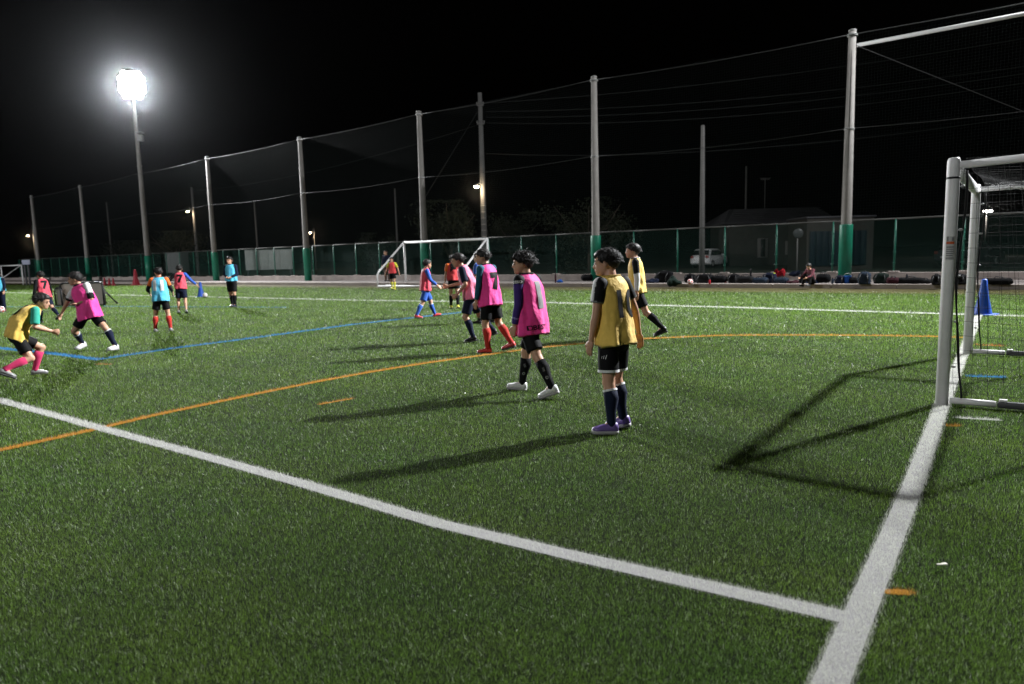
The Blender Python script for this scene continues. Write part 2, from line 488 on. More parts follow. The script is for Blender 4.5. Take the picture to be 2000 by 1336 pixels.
# ================================================================== FLOODLIGHTS
def look_rot(d):
    d = Vector(d).normalized()
    return np.array(d.to_track_quat('Z', 'Y').to_matrix())
M_LENS = mat('floodlight_lens', (.9, .9, .9), .3, emit=((.93, .97, 1.0), 160.0))
def flood_tower(pos, aim, H, power, label, rows=5, cols=4, size=.30, cone_deg=124, blend=.7, spill=0.0):
    pos = np.asarray(pos, float)
    t = empty('floodlight_tower', pos, 0, label, 'floodlight', 'pitch floodlight towers')
    MB().tube([(0, 0, -.1), (0, 0, 3), (0, 0, 9), (0, 0, H+1.3)], [.24, .22, .17, .11], 16).build('pole', M_POLE, t)
    MB().tube([(0, 0, APRON), (0, 0, 2.2)], [.275, .265], 18).build('safety_pad', M_PAD, t)
    b = MB(); b.box((.3, -.05, H*.74), (.42, .34, .5), None, .03); b.box((.3, -.05, H*.74+.42), (.5, .42, .08), None, .02)
    b.build('control_box', M_GALV, t)
    for z in (H*.45, H*.6, H*.85): MB().box((0, 0, z), (.42, .10, .06), None, .01).build('climbing_bracket', M_GALV, t)
    aim = np.asarray(aim, float)
    d = aim - (pos + [0, 0, H]); dh = np.array([d[0], d[1], 0]); dh /= np.linalg.norm(dh)
    side = np.array([-dh[1], dh[0], 0])
    dn = d/np.linalg.norm(d)
    for r_ in range(rows):
        z = H + (r_-(rows-1)/2)*.42
        nc = cols-(r_ in (0, rows-1))
        MB().tube([side*(-.5*(nc-1)*.49-.2)+[0, 0, z], side*(.5*(nc-1)*.49+.2)+[0, 0, z]], .05, 8).build('crossarm', M_GALV, t)
        for c in range(nc):
            p = side*(c-(nc-1)/2)*.49 + np.array([0, 0, z]) + dh*.30
            rot = look_rot(dn)
            h = MB().lathe([(.08, -.32), (.12, -.26), (.215, -.05), (.235, .0), (.235, .02)], p, 18, rot).build('lamp_head', M_DARK_METAL, t)
            MB().lathe([(.23, .0), (.225, .035), (.16, .05), (.05, .06)], p + dn*.012, 18, rot).build('lens', M_LENS, h)
    l = bpy.data.lights.new('floodlight_beam', 'SPOT')
    l.energy = power; l.spot_size = R(cone_deg); l.spot_blend = blend; l.shadow_soft_size = size; l.color = (.96, .985, 1.0)
    lo = bpy.data.objects.new('floodlight_beam', l); COL.objects.link(lo); lo.parent = t
    lo.location = tuple(dn*1.0 + np.array([0, 0, H]))
    lo.rotation_euler = Vector(dn).to_track_quat('-Z', 'Y').to_euler()
    if spill:                      # light that leaves the heads outside the main beam
        l2 = l.copy(); l2.energy = spill; l2.spot_size = R(172); l2.spot_blend = .4
        lo2 = bpy.data.objects.new('floodlight_spill', l2); COL.objects.link(lo2); lo2.parent = t
        lo2.location = lo.location; lo2.rotation_euler = lo.rotation_euler
    return t
FL = fence(5*SPAN-.65, 0); FR = np.array([23.3, 18.8, 0])
_t, zL, _p = on_fence(263, 166, 0.0)
flood_tower(FL, (-14, 16, 0), zL, FLOOD_L_POWER, 'glaring floodlight tower with green padded foot in the net line', cone_deg=110, blend=1.0)
flood_tower(FR, (-4, 16, 0), 18.6, FLOOD_R_POWER, 'floodlight tower beyond the goal at the pitch corner', size=.33, cone_deg=72, blend=1.0, spill=22000.0)
flood_tower(fence(6, 62), (1, 12, 0), 16.5, FLOOD_C_POWER, 'floodlight tower across the pitch behind the photographer', size=.5)
flood_tower(fence(5*SPAN, 62), (-42, 54, 0), 16.5, 60000.0, 'unseen floodlight tower across the pitch added to light the far left poles', size=.5, cone_deg=100, blend=1.0)  # unseen tower, added to brighten the net poles at the far left

# ================================================================== NET POLES, NETS, CABLES, FENCE
def child(o, parent):
    """parent without moving a mesh that was made in world coordinates"""
    o.parent = parent
    o.matrix_parent_inverse = (Matrix.Translation(parent.location) @ parent.rotation_euler.to_matrix().to_4x4()).inverted()
    return o
POLE_TOPS = {0: (1664, 60), 1: (1160, 150), 2: (818, 218), 3: (585, 268), 4: (404, 306), 6: (156, 362), 7: (61, 382)}
NEXT_TO = {-1: 'beyond the goal', 0: 'with the white pipe brace', 1: 'behind the two boys in yellow bibs', 2: 'behind the far goal', 3: 'beside the far orange street lamp',
           4: 'behind the boy with clasped hands', 6: 'behind the mini goals and boy in pink', 7: 'at the dark far end of the net'}
tops = {}
for i in (-1, 0, 1, 2, 3, 4, 6, 7):
    if i in POLE_TOPS:
        t, z, p = on_fence(POLE_TOPS[i][0], POLE_TOPS[i][1]+1, 0.0)
        # the foot keeps the even spacing; the top's height comes from the photograph
    else: t, z = i*SPAN, 9.2
    t = i*SPAN if i < 0 else t + {0: -.02}.get(i, 0)
    tops[i] = (t, z)
    o = empty('net_pole', fence(t, 0, 0), 0, 'tall pale net pole with green padded foot ' + NEXT_TO[i], 'pole', 'poles carrying the ball stop net')
    MB().tube([(0, 0, APRON-.05), (0, 0, 2.5), (0, 0, z)], [.20, .185, .125], 18).build('shaft', M_POLE, o)
    MB().lathe([(.135, z), (.135, z+.04), (.06, z+.07)], seg=16).build('cap', M_GALV, o)
    MB().lathe([(.235, APRON+.003), (.235, 2.22), (.225, 2.25), (.17, 2.252)], seg=20).build('safety_pad', M_PAD, o)
    for zz in (z-.18, z*.62):
        MB().lathe([(.175, zz), (.18, zz+.01), (.18, zz+.07), (.175, zz+.08)], seg=16).build('clamp_band', M_GALV, o)
tops[5] = (5*SPAN, 9.0)
M_NET = net_mat('ball_stop_netting', (.006, .018, .015), .10, .004)
order = [-1, 0, 1, 2, 3, 4, 5, 6, 7]
SECT = ['beyond the goal', 'over the row of bags', 'over the far goal', 'between far goal and street lamp', 'over the white panel', 'beside the floodlight tower', 'left of the floodlight tower', 'at the far dark end']
for k, (i, j) in enumerate(zip(order[:-1], order[1:])):
    (t0, z0), (t1, z1) = tops[i], tops[j]
    w = t1-t0
    o = mesh_obj('ball_stop_net', [(0, 0, 2.4), (w, 0, 2.4), (w, 0, z1-.1), (0, 0, z0-.1)], [(0, 1, 2, 3)], M_NET, None, False)
    o.location = fence(t0, -.06); o.rotation_euler = (0, 0, FAZ)
    tag(o, 'dark ball stop netting stretched between poles ' + SECT[k], 'net', 'ball stop nets')
    for nm, za, zb, r in (('top', z0-.15, z1-.15, .015), ('middle', z0*.625, z1*.625, .009)):
        pts = []
        for q in np.linspace(0, 1, 9):
            pts.append(fence(t0+w*q, .17, za+(zb-za)*q - .10*4*q*(1-q)*(1 if nm == 'top' else 1.5)))
        o = MB().tube(pts, r, 6).build('support_cable', M_CABLE)
        tag(o, ('taut top cable of the ball stop net ' if nm == 'top' else 'thin middle cable of the ball stop net ') + SECT[k], 'cable', 'net support cables')
# white brace pipe and its diagonal wire, between the two nearest poles
za = on_fence(1676, 88, .2)[1]
o = MB().tube([fence(tops[0][0]-.2, .2, za), fence(tops[-1][0]+.2, .2, za+.05)], .065, 12).build('brace_pipe', M_WHITE_METAL)
tag(o, 'white horizontal brace pipe near the top of the net poles', 'pipe')
tb, zb, _ = on_fence(2000, 218, .25)
pa = fence(tops[0][0]-.2, .25, za-.02); pb = fence(tb, .25, zb)
o = MB().tube([pa, pb, pb+(pb-pa)*.6], .012, 6).build('diagonal_wire', M_CABLE)
tag(o, 'slanting brace wire below the white brace pipe', 'wire')

# ---- chain link fence on the low wall
M_CHAIN = net_mat('green_chain_link', (.010, .060, .045), .056, .0065, diamond=True)
cf = empty('chain_link_fence', fence(0, -1.15, .43), FAZ, 'green chain link fence on the low concrete wall', 'fence')
t_first = on_fence(1627, 480, -1.15)[0]
FT = 2.42; pitch_f = SPAN/5
posts = [t_first + pitch_f*k for k in range(-8, 40)]
post_me = None; panel_me = None
for k, t in enumerate(posts):
    if post_me is None:
        b = MB(); b.tube([(0, 0, 0), (0, 0, FT-.43)], .035, 8)
        for zz in (.35, .75, 1.15, 1.55): b.box((0, .04, zz), (.11, .03, .03))
        p = b.build('fence_post', M_GREEN_POST); post_me = p.data; p['kind'] = 'stuff'; del p['kind']
    else:
        p = bpy.data.objects.new('fence_post', post_me); COL.objects.link(p)
    p.parent = cf; p.location = (t, 0, 0)
    if k:
        if panel_me is None:
            q = mesh_obj('mesh_panel', [(0, 0, .02), (pitch_f, 0, .02), (pitch_f, 0, FT-.45), (0, 0, FT-.45)], [(0, 1, 2, 3)], M_CHAIN, None, False); panel_me = q.data
            r = MB().tube([(0, 0, FT-.43), (pitch_f, 0, FT-.43)], .032, 8).build('top_rail', M_RAIL); rail_me = r.data
        else:
            q = bpy.data.objects.new('mesh_panel', panel_me); COL.objects.link(q)
            r = bpy.data.objects.new('top_rail', rail_me); COL.objects.link(r)
        for e in (q, r): e.parent = cf; e.location = (posts[k-1], 0 if e is r else -.03, 0)
    ft = MB().box(fence(t, -1.15, .45), (.36, .30, .06), np.array([[FD[0], FN[0], 0], [FD[1], FN[1], 0], [0, 0, 1]]), .01).build('footing', M_CONCRETE, None, False)
    child(ft, cf)

# ================================================================== GOALS
def net_from_grid(mb, corner_fn, nu, nv, r, sag=None):
    for i in range(nu+1):
        mb.tube([corner_fn(i/nu, j/nv) for j in range(nv+1)], r, 4, False)
    for j in range(nv+1):
        mb.tube([corner_fn(i/nu, j/nv) for i in range(nu+1)], r, 4, False)
g1 = gnd(1839, 790)[:2]; g2 = gnd(1889, 692)[:2]
W = float(np.hypot(*(g2-g1))); gdir = (g2-g1)/W; gaz = math.atan2(gdir[1], gdir[0])
goal = empty('soccer_goal', (g1[0], g1[1], 0), gaz, 'white goal with black net standing on the white goal line', 'goal')
# local x along the mouth, local -y behind the goal (towards the right of the picture)
GH = 2.15; TD = .95; BD = 1.55
def frame_post(x):
    b = MB(); pr = [(.051, .0), (.051, GH-.05), (.049, GH-.012), (.040, GH+.008), (.02, GH+.012)]
    b.lathe(pr, (x, 0, .005), 24); return b.build('post', M_WHITE_METAL, goal)
p1 = frame_post(0); p2 = frame_post(W)
MB().lathe([(.0515, GH-.165), (.0525, GH-.16), (.0525, GH-.152), (.0515, GH-.147)], (0, 0, 0), 24).build('post_seam', M_BLACK, p1)
MB().tube([(.055, 0, GH-.06), (W-.055, 0, GH-.06)], .052, 20).build('crossbar', M_WHITE_METAL, goal)
for x in (0, W):
    MB().tube([(x, -.05, GH-.05), (x, -TD, GH-.02), (x, -TD-.05, GH-.03)], .032, 14).build('top_side_bar', M_WHITE_METAL, goal)
    MB().tube([(x, -.06, .045), (x, -.40, .045)], .028, 12).build('base_side_bar', M_WHITE_METAL, goal)
    b = MB(); b.box((x, -.98, .045), (.06, 1.14, .055), None, .012)
    w_ = b.build('base_weight', M_DARK_METAL, goal)
    MB().box((x, -.45, .082), (.045, .06, .02), None, .005).build('clamp', M_WHITE_METAL, w_)
    MB().tube([(x, -TD-.02, GH-.04), (x, -BD, .06)], .022, 12).build('rear_strut', M_WHITE_METAL, goal)
MB().tube([(0, -BD, .05), (W, -BD, .05)], .03, 12).build('rear_ground_bar', M_WHITE_METAL, goal)
MB().tube([(0, -TD-.05, GH-.03), (W, -TD-.05, GH-.03)], .025, 12).build('rear_top_bar', M_WHITE_METAL, goal)
# sticker on the near post, towards the photographer
cam_dir = np.array([-g1[0], -g1[1]]); ca = math.atan2(cam_dir[1], cam_dir[0]) - gaz
def post_patch(name, z0, z1, a0, a1, r, m):
    v = []; f = []; n = 8
    for i in range(n+1):
        a = ca + a0 + (a1-a0)*i/n
        v += [(r*math.cos(a), r*math.sin(a), z0), (r*math.cos(a), r*math.sin(a), z1)]
        if i: f.append((2*i-2, 2*i, 2*i+1, 2*i-1))
    return mesh_obj(name, v, f, m, p1)
M_STICK = mat('sticker_pale', (.48, .48, .47), .5, .3)
M_PRINT = mat('sticker_print', (.20, .20, .20), .6, .2)
M_STRED = mat('sticker_orange', (.50, .10, .03), .5, .3)
zs = lambda y: float((lambda r: CAMH + r[2]*np.hypot(*g1)/np.hypot(*r[:2]))(ray(1848, y)))
st = post_patch('sticker', zs(508), zs(462), -.55, .75, .0525, M_STICK)
for (y0, y1, a0, a1, m) in ((471, 462.5, -.45, -.2, M_PRINT), (471, 464, .25, .6, M_PRINT), (477, 472, -.5, .7, M_STRED), (484, 481.5, -.45, .65, M_PRINT), (488, 486, -.45, .6, M_PRINT),
                            (492, 490, -.45, .66, M_PRINT), (496, 494, -.45, .62, M_PRINT), (500, 498, -.45, .5, M_PRINT), (505, 503, -.5, .7, M_PRINT)):
    q = post_patch('print_line', zs(y0), zs(y1), a0, a1, .0532, m); q.parent = st
# net hooks
for x, pp in ((0, p1), (W, p2)):
    for z in (.35, .75, 1.15, 1.55, 1.92):
        MB().ell((x, -.075, z), (.014, .02, .012), None, 8, 6).build('net_hook', M_GALV, pp)
nb = MB()
rr = np.random.default_rng(4)
def side_pt(x):
    def fn(u, v):     # u back, v up
        z = GH*v; back = BD + (TD-BD)*v
        y = -.10 - (back-.10)*u
        sway = .05*math.sin(3.1*u+2*v+x)*math.sin(math.pi*u)
        sag = -.045*math.sin(math.pi*u)*(1-v*.6)*math.sin(math.pi*min(1, v*1.2+.15))
        edge = (.030*math.sin(9*v) if u == 0 else 0)
        return np.array([x + sway + (.05 if x == 0 else -.05)*math.sin(math.pi*u)*.6, y+edge, max(.02, z+sag)])
    return fn
net_from_grid(nb, side_pt(0), 12, 17, .0015)
net_from_grid(nb, side_pt(W), 12, 17, .0015)
def top_fn(u, v): return np.array([W*u, -.10-(TD-.08)*v, GH-.02-.10*math.sin(math.pi*u)*math.sin(math.pi*v)-.02*math.sin(7*u)])
net_from_grid(nb, top_fn, 26, 7, .0015)
def back_fn(u, v):
    y = -(BD + (TD-BD)*v); return np.array([W*u, y-.06*math.sin(math.pi*v)*math.sin(math.pi*u), max(.02, GH*v)])
net_from_grid(nb, back_fn, 26, 17, .0015)
nb.build('net', M_ROPE, goal)['kind'] = 'stuff'
for x in (0, W):
    pts = [(x + .012*math.sin(z*5), -.085 - .02*math.sin(z*4.2) - (.06*math.exp(-(z/.25)**2)), max(.03, z)) for z in np.linspace(.02, GH-.1, 28)]
    rs = [.007+.004*abs(math.sin(z*37)) for z in np.linspace(.02, GH-.1, 28)]
    MB().tube(pts, rs, 6).build('edge_rope', M_ROPE, goal)
# bunched net over the far upper bar
bn = MB()
for k in range(26):
    x0 = W + rr.normal()*.03; pts = []
    a = rr.uniform(.05, .5); l = rr.uniform(.25, .6)
    for q in np.linspace(0, 1, 6): pts.append((x0 + rr.normal()*.02, -a-l*q, GH-.03+.045*math.sin(q*6+k)+rr.normal()*.012))
    bn.tube(pts, .0025, 4, False)
bn.build('bunched_net', mat('pale_net', (.3, .3, .3), .7), goal)['kind'] = 'stuff'

# ---- the far goal, its back turned to the field
f1 = gnd(793, 557)[:2]
_s = float((np.array([f1[0], f1[1], 0])-FP0) @ FN); FGW = (np.array([f1[0], f1[1], 0])-FP0) @ FD - on_fence(953, 520, _s)[0]
fg = empty('soccer_goal', (f1[0], f1[1], 0), FAZ+math.pi, 'white goal with sloping sides standing before the net poles', 'goal')
# local x towards the right post, local -y ... towards the field
sgn = 1 if (np.array([-math.sin(FAZ+math.pi), math.cos(FAZ+math.pi)]) @ FN[:2]) > 0 else -1
gh = 2.13
_d = np.hypot(*f1)
gh = float(CAMH + ray(793, 472)[2]*_d/np.hypot(*ray(793, 472)[:2]))
for x in (0, FGW):
    MB().tube([(x, 0, .02), (x, 0, gh)], .055, 14).build('post', M_WHITE_METAL, fg)
    MB().tube([(x, 0, gh-.02), (x, sgn*1.9, .78), (x, sgn*2.02, .60), (x, sgn*2.02, .05)], .045, 12).build('side_frame', M_WHITE_METAL, fg)
    MB().tube([(x, 0, .05), (x, sgn*2.02, .05)], .04, 10).build('base_side_bar', M_WHITE_METAL, fg)
MB().tube([(.05, 0, gh-.05), (FGW-.05, 0, gh-.05)], .055, 14).build('crossbar', M_WHITE_METAL, fg)
MB().tube([(.04, sgn*2.02, .06), (FGW-.04, sgn*2.02, .06)], .05, 10).build('rear_ground_bar', M_WHITE_METAL, fg)
# ---- goal at the far left
h1 = gnd(46, 556)[:2]
lg = empty('soccer_goal', (h1[0], h1[1], 0), FAZ, 'dim white goal below the small pale sign', 'goal')
gz = float(CAMH + ray(40, 517)[2]*np.hypot(*h1)/np.hypot(*ray(40, 517)[:2]))
for x in (0, 5.0):
    MB().tube([(x, 0, .02), (x, 0, gz)], .055, 12).build('post', M_WHITE_METAL, lg)
    MB().tube([(x, 0, gz-.03), (x, 2.0, .3), (x, 2.0, .04)], .04, 10).build('side_frame', M_WHITE_METAL, lg)
MB().tube([(.05, 0, gz-.05), (4.95, 0, gz-.05)], .055, 12).build('crossbar', M_WHITE_METAL, lg)
MB().tube([(.05, 2.0, .05), (4.95, 2.0, .05)], .045, 10).build('rear_ground_bar', M_WHITE_METAL, lg)

# ---- folding mini goals: pale cloth in dark frames
M_CLOTH_PALE = mat('mini_goal_cloth', (.52, .45, .40), .8, .1, .12, 5)
def mini_goal(px0, px1, py, hpx, label, yaw=0.0, extra=None):
    a = gnd(px0, py); b = gnd(px1, py); 
    L = np.hypot(*(b-a)[:2]); az = math.atan2((b-a)[1], (b-a)[0])
    hh = hpx*a[1]/FPX
    o = empty('mini_goal', a, az, label, 'mini goal', 'folding mini goals')
    fr = [(0, 0, .03), (0, 0, hh*.86), (.07, .02, hh*.97), (.18, .03, hh)]
    b_ = MB(); b_.tube(fr + [(L-.18, .03, hh), (L-.07, .02, hh*.97), (L, 0, hh*.86), (L, 0, .03)], .032, 8)
    b_.tube([(0, 0, .03), (L, 0, .03)], .03, 8)
    b_.build('frame', M_BLACK, o)
    v = []; f = []; nx, nz = 12, 8
    for i in range(nx+1):
        for j in range(nz+1):
            x = L*i/nx; z = .04+(hh-.05)*j/nz
            cut = max(0, (.18-min(x, L-x))/.18); z = min(z, hh*(1-.14*cut**2))
            v.append((x, .05+.07*math.sin(math.pi*i/nx)*math.sin(math.pi*j/nz)+.01*math.sin(9*x), z))
    for i in range(nx):
        for j in range(nz): q = i*(nz+1)+j; f.append((q, q+nz+1, q+nz+2, q+1))
    mesh_obj('cloth', v, f, M_CLOTH_PALE, o)
    for x in (.02, L-.02): MB().tube([(x, 0, hh*.8), (x, .55, .03)], .018, 6).build('stay', M_BLACK, o)
    return o
mini_goal(121, 204, 597, 44, 'wide mini goal of pale cloth in a dark frame behind boy in pink')
mini_goal(110, 122, 598, 36, 'narrow end of a second folded mini goal beside the wide one')
mini_goal(184, 206, 596, 34, 'small mini goal panel leaning against the right end of the wide one')

# ---- cones
def cone(px, py, hpx, m, label, group=None, z=0.0):
    p = gnd(px, py, z); h = hpx*p[1]/FPX
    o = empty('traffic_cone', p, RNG.random(), label, 'cone', group)
    MB().lathe([(.23*h, .035*h), (.225*h, .05*h), (.12*h, .55*h), (.07*h, .97*h), (.05*h, h)], seg=20).build('shell', m, o)
    MB().box((0, 0, .02*h), (.62*h, .62*h, .035*h), None, .01).build('base', m, o)
    return o
M_CBLUE = mat('blue_cone_plastic', (.012, .07, .38), .5, .3, .1)
M_CRED = mat('red_cone_plastic', (.30, .015, .03), .5, .3, .1)
cone(1919, 615, 70, M_CBLUE, 'tall blue cone standing on the goal line behind the goal')
cone(393, 580, 29, M_CBLUE, 'blue cone standing on the far white line beside a white ball')
for (x, y, h, lab) in ((205, 557, 15, 'red cone closest to the mini goals'), (214, 557, 14, 'middle red cone of the three beside the mini goals'), (222, 558, 15, 'red cone of the three on the side of the floodlight tower')):
    cone(x, y, h, M_CRED, lab, 'red cones')
cone(266, 557, 30, M_CRED, 'tall red cone at the foot of the floodlight tower', 'red cones')
# ---- white markers
M_BALLW = mat('ball_white', (.70, .66, .64), .45, .4, .1, 20)
M_BALLD = mat('ball_dark', (.03, .03, .05), .45, .4)
M_BALLR = mat('ball_red', (.55, .06, .06), .45, .4)
def ball(px, py, label, z=0.0, m2=None, r=.11, group='soccer balls'):
    p = gnd(px, py, z); 
    bm = bmesh.new(); bmesh.ops.create_icosphere(bm, subdivisions=3, radius=r)
    me = bpy.data.meshes.new('soccer_ball'); bm.to_mesh(me); bm.free()
    me.materials.append(M_BALLW); me.materials.append(m2 or M_BALLD)
    ph = (1+5**.5)/2
    ico = np.array([(0, s1, s2*ph) for s1 in (-1, 1) for s2 in (-1, 1)] + [(s1, s2*ph, 0) for s1 in (-1, 1) for s2 in (-1, 1)] + [(s1*ph, 0, s2) for s1 in (-1, 1) for s2 in (-1, 1)])
    ico = ico/np.linalg.norm(ico[0])
    for pl in me.polygons:
        c = np.array(pl.center); c /= np.linalg.norm(c)
        pl.material_index = 1 if (ico @ c).max() > .93 else 0; pl.use_smooth = True
    o = link(bpy.data.objects.new('soccer_ball', me)); o.location = (p[0], p[1], z+r); o.rotation_euler = (px, py, 1)
    tag(o, label, 'ball', group)
    return o
ball(1383, 560, 'pale ball at the kerb below a dark red bottle', 0.0, M_BALLR)
ball(1348, 556, 'red and white ball among the bags', APRON, M_BALLR)
ball(1757, 561, 'dark and white ball in front of the long black bag', 0.0)
ball(1771, 562, 'navy patched ball between two white balls', 0.0, mat('ball_navy', (.02, .03, .12), .45))
ball(1786, 561, 'plain white ball beside the navy patched ball', 0.0, M_BALLW)
ball(3, 611, 'pink and white ball at the feet of the boy in blue', 0.0, M_BALLR)
ball(401, 581, 'small white ball beside the far blue cone', 0.0, M_BALLW, .10)
# ---- scrap of litter on the turf
q = gnd(1840, 1114); o = MB(); o.box((0, 0, .012), (.045, .012, .006), None, .002); o.box((.012, .004, .013), (.02, .016, .005), None, .002)
o = o.build('paper_scrap', mat('paper', (.75, .72, .62), .7)); o.location = (q[0], q[1], .016); tag(o, 'small white paper scrap lying on the turf', 'litter')

# ================================================================== PEOPLE
M_SKIN = mat('skin', (.50, .28, .185), .5, .35, .06, 30)
M_HAIR = mat('black_hair', (.012, .010, .009), .55, .35, .3, 60)
M_EYE = mat('dark_eye', (.015, .012, .010), .2, .5)
M_LIP = mat('lip', (.40, .15, .12), .5, .3)
def cloth(name, col, rough=.75, sheen=.15):
    return mat('cloth_'+name, col, rough, .12, .10, 14, .12, 220, sheen=sheen if max(col) > .05 else 0.0)
def bibcloth(c): return mat('bib_'+c, C[c], .62, .2, .12, 9, .45, 24, sheen=.3)
C = dict(yellow=(.84, .56, .115), pink=(.88, .05, .31), palepink=(.86, .22, .36), red=(.55, .045, .05), rosered=(.70, .07, .11), cyan=(.10, .50, .72), black=(.006, .006, .007),
         navy=(.009, .013, .032), white=(.68, .68, .68), blue=(.03, .10, .42), purple=(.045, .022, .16), teal=(.015, .09, .14), green=(.04, .36, .27), orange=(.75, .16, .03),
         redsock=(.40, .03, .022), pinksock=(.50, .03, .11), bluesock=(.03, .10, .42), yellowg=(.62, .60, .06), violet=(.16, .10, .32), grey=(.22, .22, .22), maroon=(.10, .02, .03), brown=(.09, .05, .035))
M_COLATTR = mat('printed_cloth', (1, 1, 1), .75, .2, .08, 14, .1, 220, attr=True)

def dirv(pitch, out, side):
    """pitch: forward from straight down; out: away from the body"""
    p, o = R(pitch), R(out)
    return np.array([math.sin(p)*math.cos(o), side*math.sin(o), -math.cos(p)*math.cos(o)])

def ring(c, u, v, a, b, n=28, sq=2.3, fold=None, z=0):
    """superellipse ring in the plane of u (forward) and v (left); a: half width along v, b: along u"""
    out = []
    for k in range(n):
        t = 2*math.pi*k/n; ct, st = math.cos(t), math.sin(t)
        e = 2/sq
        x = b*math.copysign(abs(ct)**e, ct); y = a*math.copysign(abs(st)**e, st)
        f = 1.0 if fold is None else fold(t, z)
        out.append(c + u*x*f + v*y*f)
    return out

def person(label, px=None, py=None, pos=None, z=0.0, H=1.5, heading=180, lean=4, side=0, twist=0, legs=((0, 3, 0, 0), (0, 3, 0, 0)), arms=((0, 8, 8, 6), (0, 8, 8, 6)),
           head=(0, 0), bib=None, bibw=1.0, hem=.45, sway=(0, 0), shirt='black', sleeve=(.6, .6), sleevecol=None, shorts='black', shortlen=.62, socks='black', sockband=None, shoes='white', voxel=.010,
           prints=(), hair=1.0, hairseed=0, stomp=False, fingers=True, group='players on the pitch', pants=False, fist=.5, seat=None, bare=False, hairmat=None, waist=None, footyaw=(0, 0), spike=.42, collar=None):
    s = H
    zax = np.array([0, 0, 1.])
    # --- skeleton in a frame with x forward, y left
    pel = np.zeros(3)
    Rp = rotm('Y', R(lean*.35)) @ rotm('X', R(-side*.4))
    Rc = rotm('Z', R(twist)) @ rotm('Y', R(lean)) @ rotm('X', R(-side))
    mid = pel + Rp @ np.array([0, 0, .12*s])
    chest = mid + Rc @ np.array([0, 0, .20*s])           # base of the neck
    cf, cl, cu = Rc[:, 0], Rc[:, 1], Rc[:, 2]
    hip = {1: pel + Rp @ np.array([0, .052*s, -.01*s]), -1: pel + Rp @ np.array([0, -.052*s, -.01*s])}
    sh = {1: chest + Rc @ np.array([-.005*s, .103*s, -.020*s]), -1: chest + Rc @ np.array([-.005*s, -.103*s, -.020*s])}
    knee, ank, toe_dir, elb, wri, hand_d = {}, {}, {}, {}, {}, {}
    for sd, (tp, out, kf, fp) in zip((1, -1), legs):
        knee[sd] = hip[sd] + dirv(tp, out, sd)*.235*s
        ank[sd] = knee[sd] + dirv(tp-kf, out*.6, sd)*.225*s
        fy = R(footyaw[0 if sd == 1 else 1])
        toe_dir[sd] = np.array([math.cos(R(fp))*math.cos(fy), math.cos(R(fp))*math.sin(fy), math.sin(R(fp))])
    for sd, (ap, ao, fp_, fo) in zip((1, -1), arms):
        a = Rc @ dirv(ap, ao, sd) if abs(lean) > 60 else (rotm('Z', R(twist)) @ dirv(ap, ao, sd))
        elb[sd] = sh[sd] + a*.168*s
        b = rotm('Z', R(twist)) @ dirv(fp_, fo, sd)
        wri[sd] = elb[sd] + b*.145*s; hand_d[sd] = b
    hh = .150*s
    Rh = rotm('Z', R(twist+head[0])) @ rotm('Y', R(head[1])) 
    hb = chest + cu*.030*s + cf*.018*s                     # top of the neck
    def Hd(x, y, z_): return hb + Rh @ (np.array([x+.08, y, z_-.02])*hh)
    # --- put the lowest sole on the ground, feet around the given point
    def sole_low(sd):
        d = toe_dir[sd]; n = np.cross(d, np.array([-math.sin(0), 1, 0])*1.0); 
        return min(ank[sd][2]-.052*s, ank[sd][2]-.045*s + d[2]*.11*s - .012*s)
    low = min(sole_low(1), sole_low(-1)) if seat is None else -(seat+.02)
    if seat is not None: off = np.array([0, 0, -0.0 + seat])
    else: off = np.array([-(ank[1][0]+ank[-1][0])/2, -(ank[1][1]+ank[-1][1])/2, -low])
    for D in (hip, knee, ank, sh, elb, wri):
        for k in D: D[k] = D[k] + off
    pel, mid, chest, hb = pel+off, mid+off, chest+off, hb+off
    if pos is None: pos = gnd(px, py, z)
    o = empty('person', (pos[0], pos[1], z), R(heading), label, 'person', group)
    # --- body: one continuous surface
    b = MB()
    Rm = (Rp+Rc)/2
    b.loft([ring(pel-zax*.055*s, Rp[:, 0], Rp[:, 1], .050*s, .05*s, 16), ring(pel-zax*.02*s, Rp[:, 0], Rp[:, 1], .085*s, .066*s, 16), ring(pel+Rp[:, 2]*.05*s, Rp[:, 0], Rp[:, 1], .080*s, .060*s, 16),
            ring(mid, Rm[:, 0], Rm[:, 1], .074*s, .054*s, 16), ring(mid+cu*.09*s, cf, cl, .086*s, .062*s, 16), ring(mid+cu*.15*s, cf, cl, .092*s, .060*s, 16), ring(chest-cu*.012*s, cf, cl, .070*s, .042*s, 16), ring(chest+cu*.012*s, cf, cl, .034*s, .030*s, 16)])
    b.capsule(chest-cu*.02*s, hb+Rh[:, 2]*.02*s - Rh[:, 0]*.01*s, .036*s, .032*s)
    for sd in (1, -1):
        b.capsule(chest-cu*.035*s+cl*sd*.04*s, sh[sd], .032*s, .033*s)
        b.capsule(sh[sd], elb[sd], .030*s, .0225*s)
        b.tube([elb[sd], elb[sd]+(wri[sd]-elb[sd])*.3, elb[sd]+(wri[sd]-elb[sd])*.8, wri[sd]], [.0225*s, .0235*s, .0165*s, .0150*s], 12)
        b.capsule(hip[sd], knee[sd], .054*s, .034*s)
        v = ank[sd]-knee[sd]
        back = np.array([-.010*s, 0, 0])
        b.tube([knee[sd], knee[sd]+v*.15+back*.3, knee[sd]+v*.38+back, knee[sd]+v*.75, ank[sd]], [.034*s, .034*s, .036*s, .0235*s, .021*s], 12)
        b.ell(knee[sd]+np.array([.006*s, 0, 0]), (.034*s, .032*s, .036*s))
        b.capsule(ank[sd]-zax*.005*s, ank[sd]+toe_dir[sd]*.06*s-zax*.036*s, .021*s, .010*s)
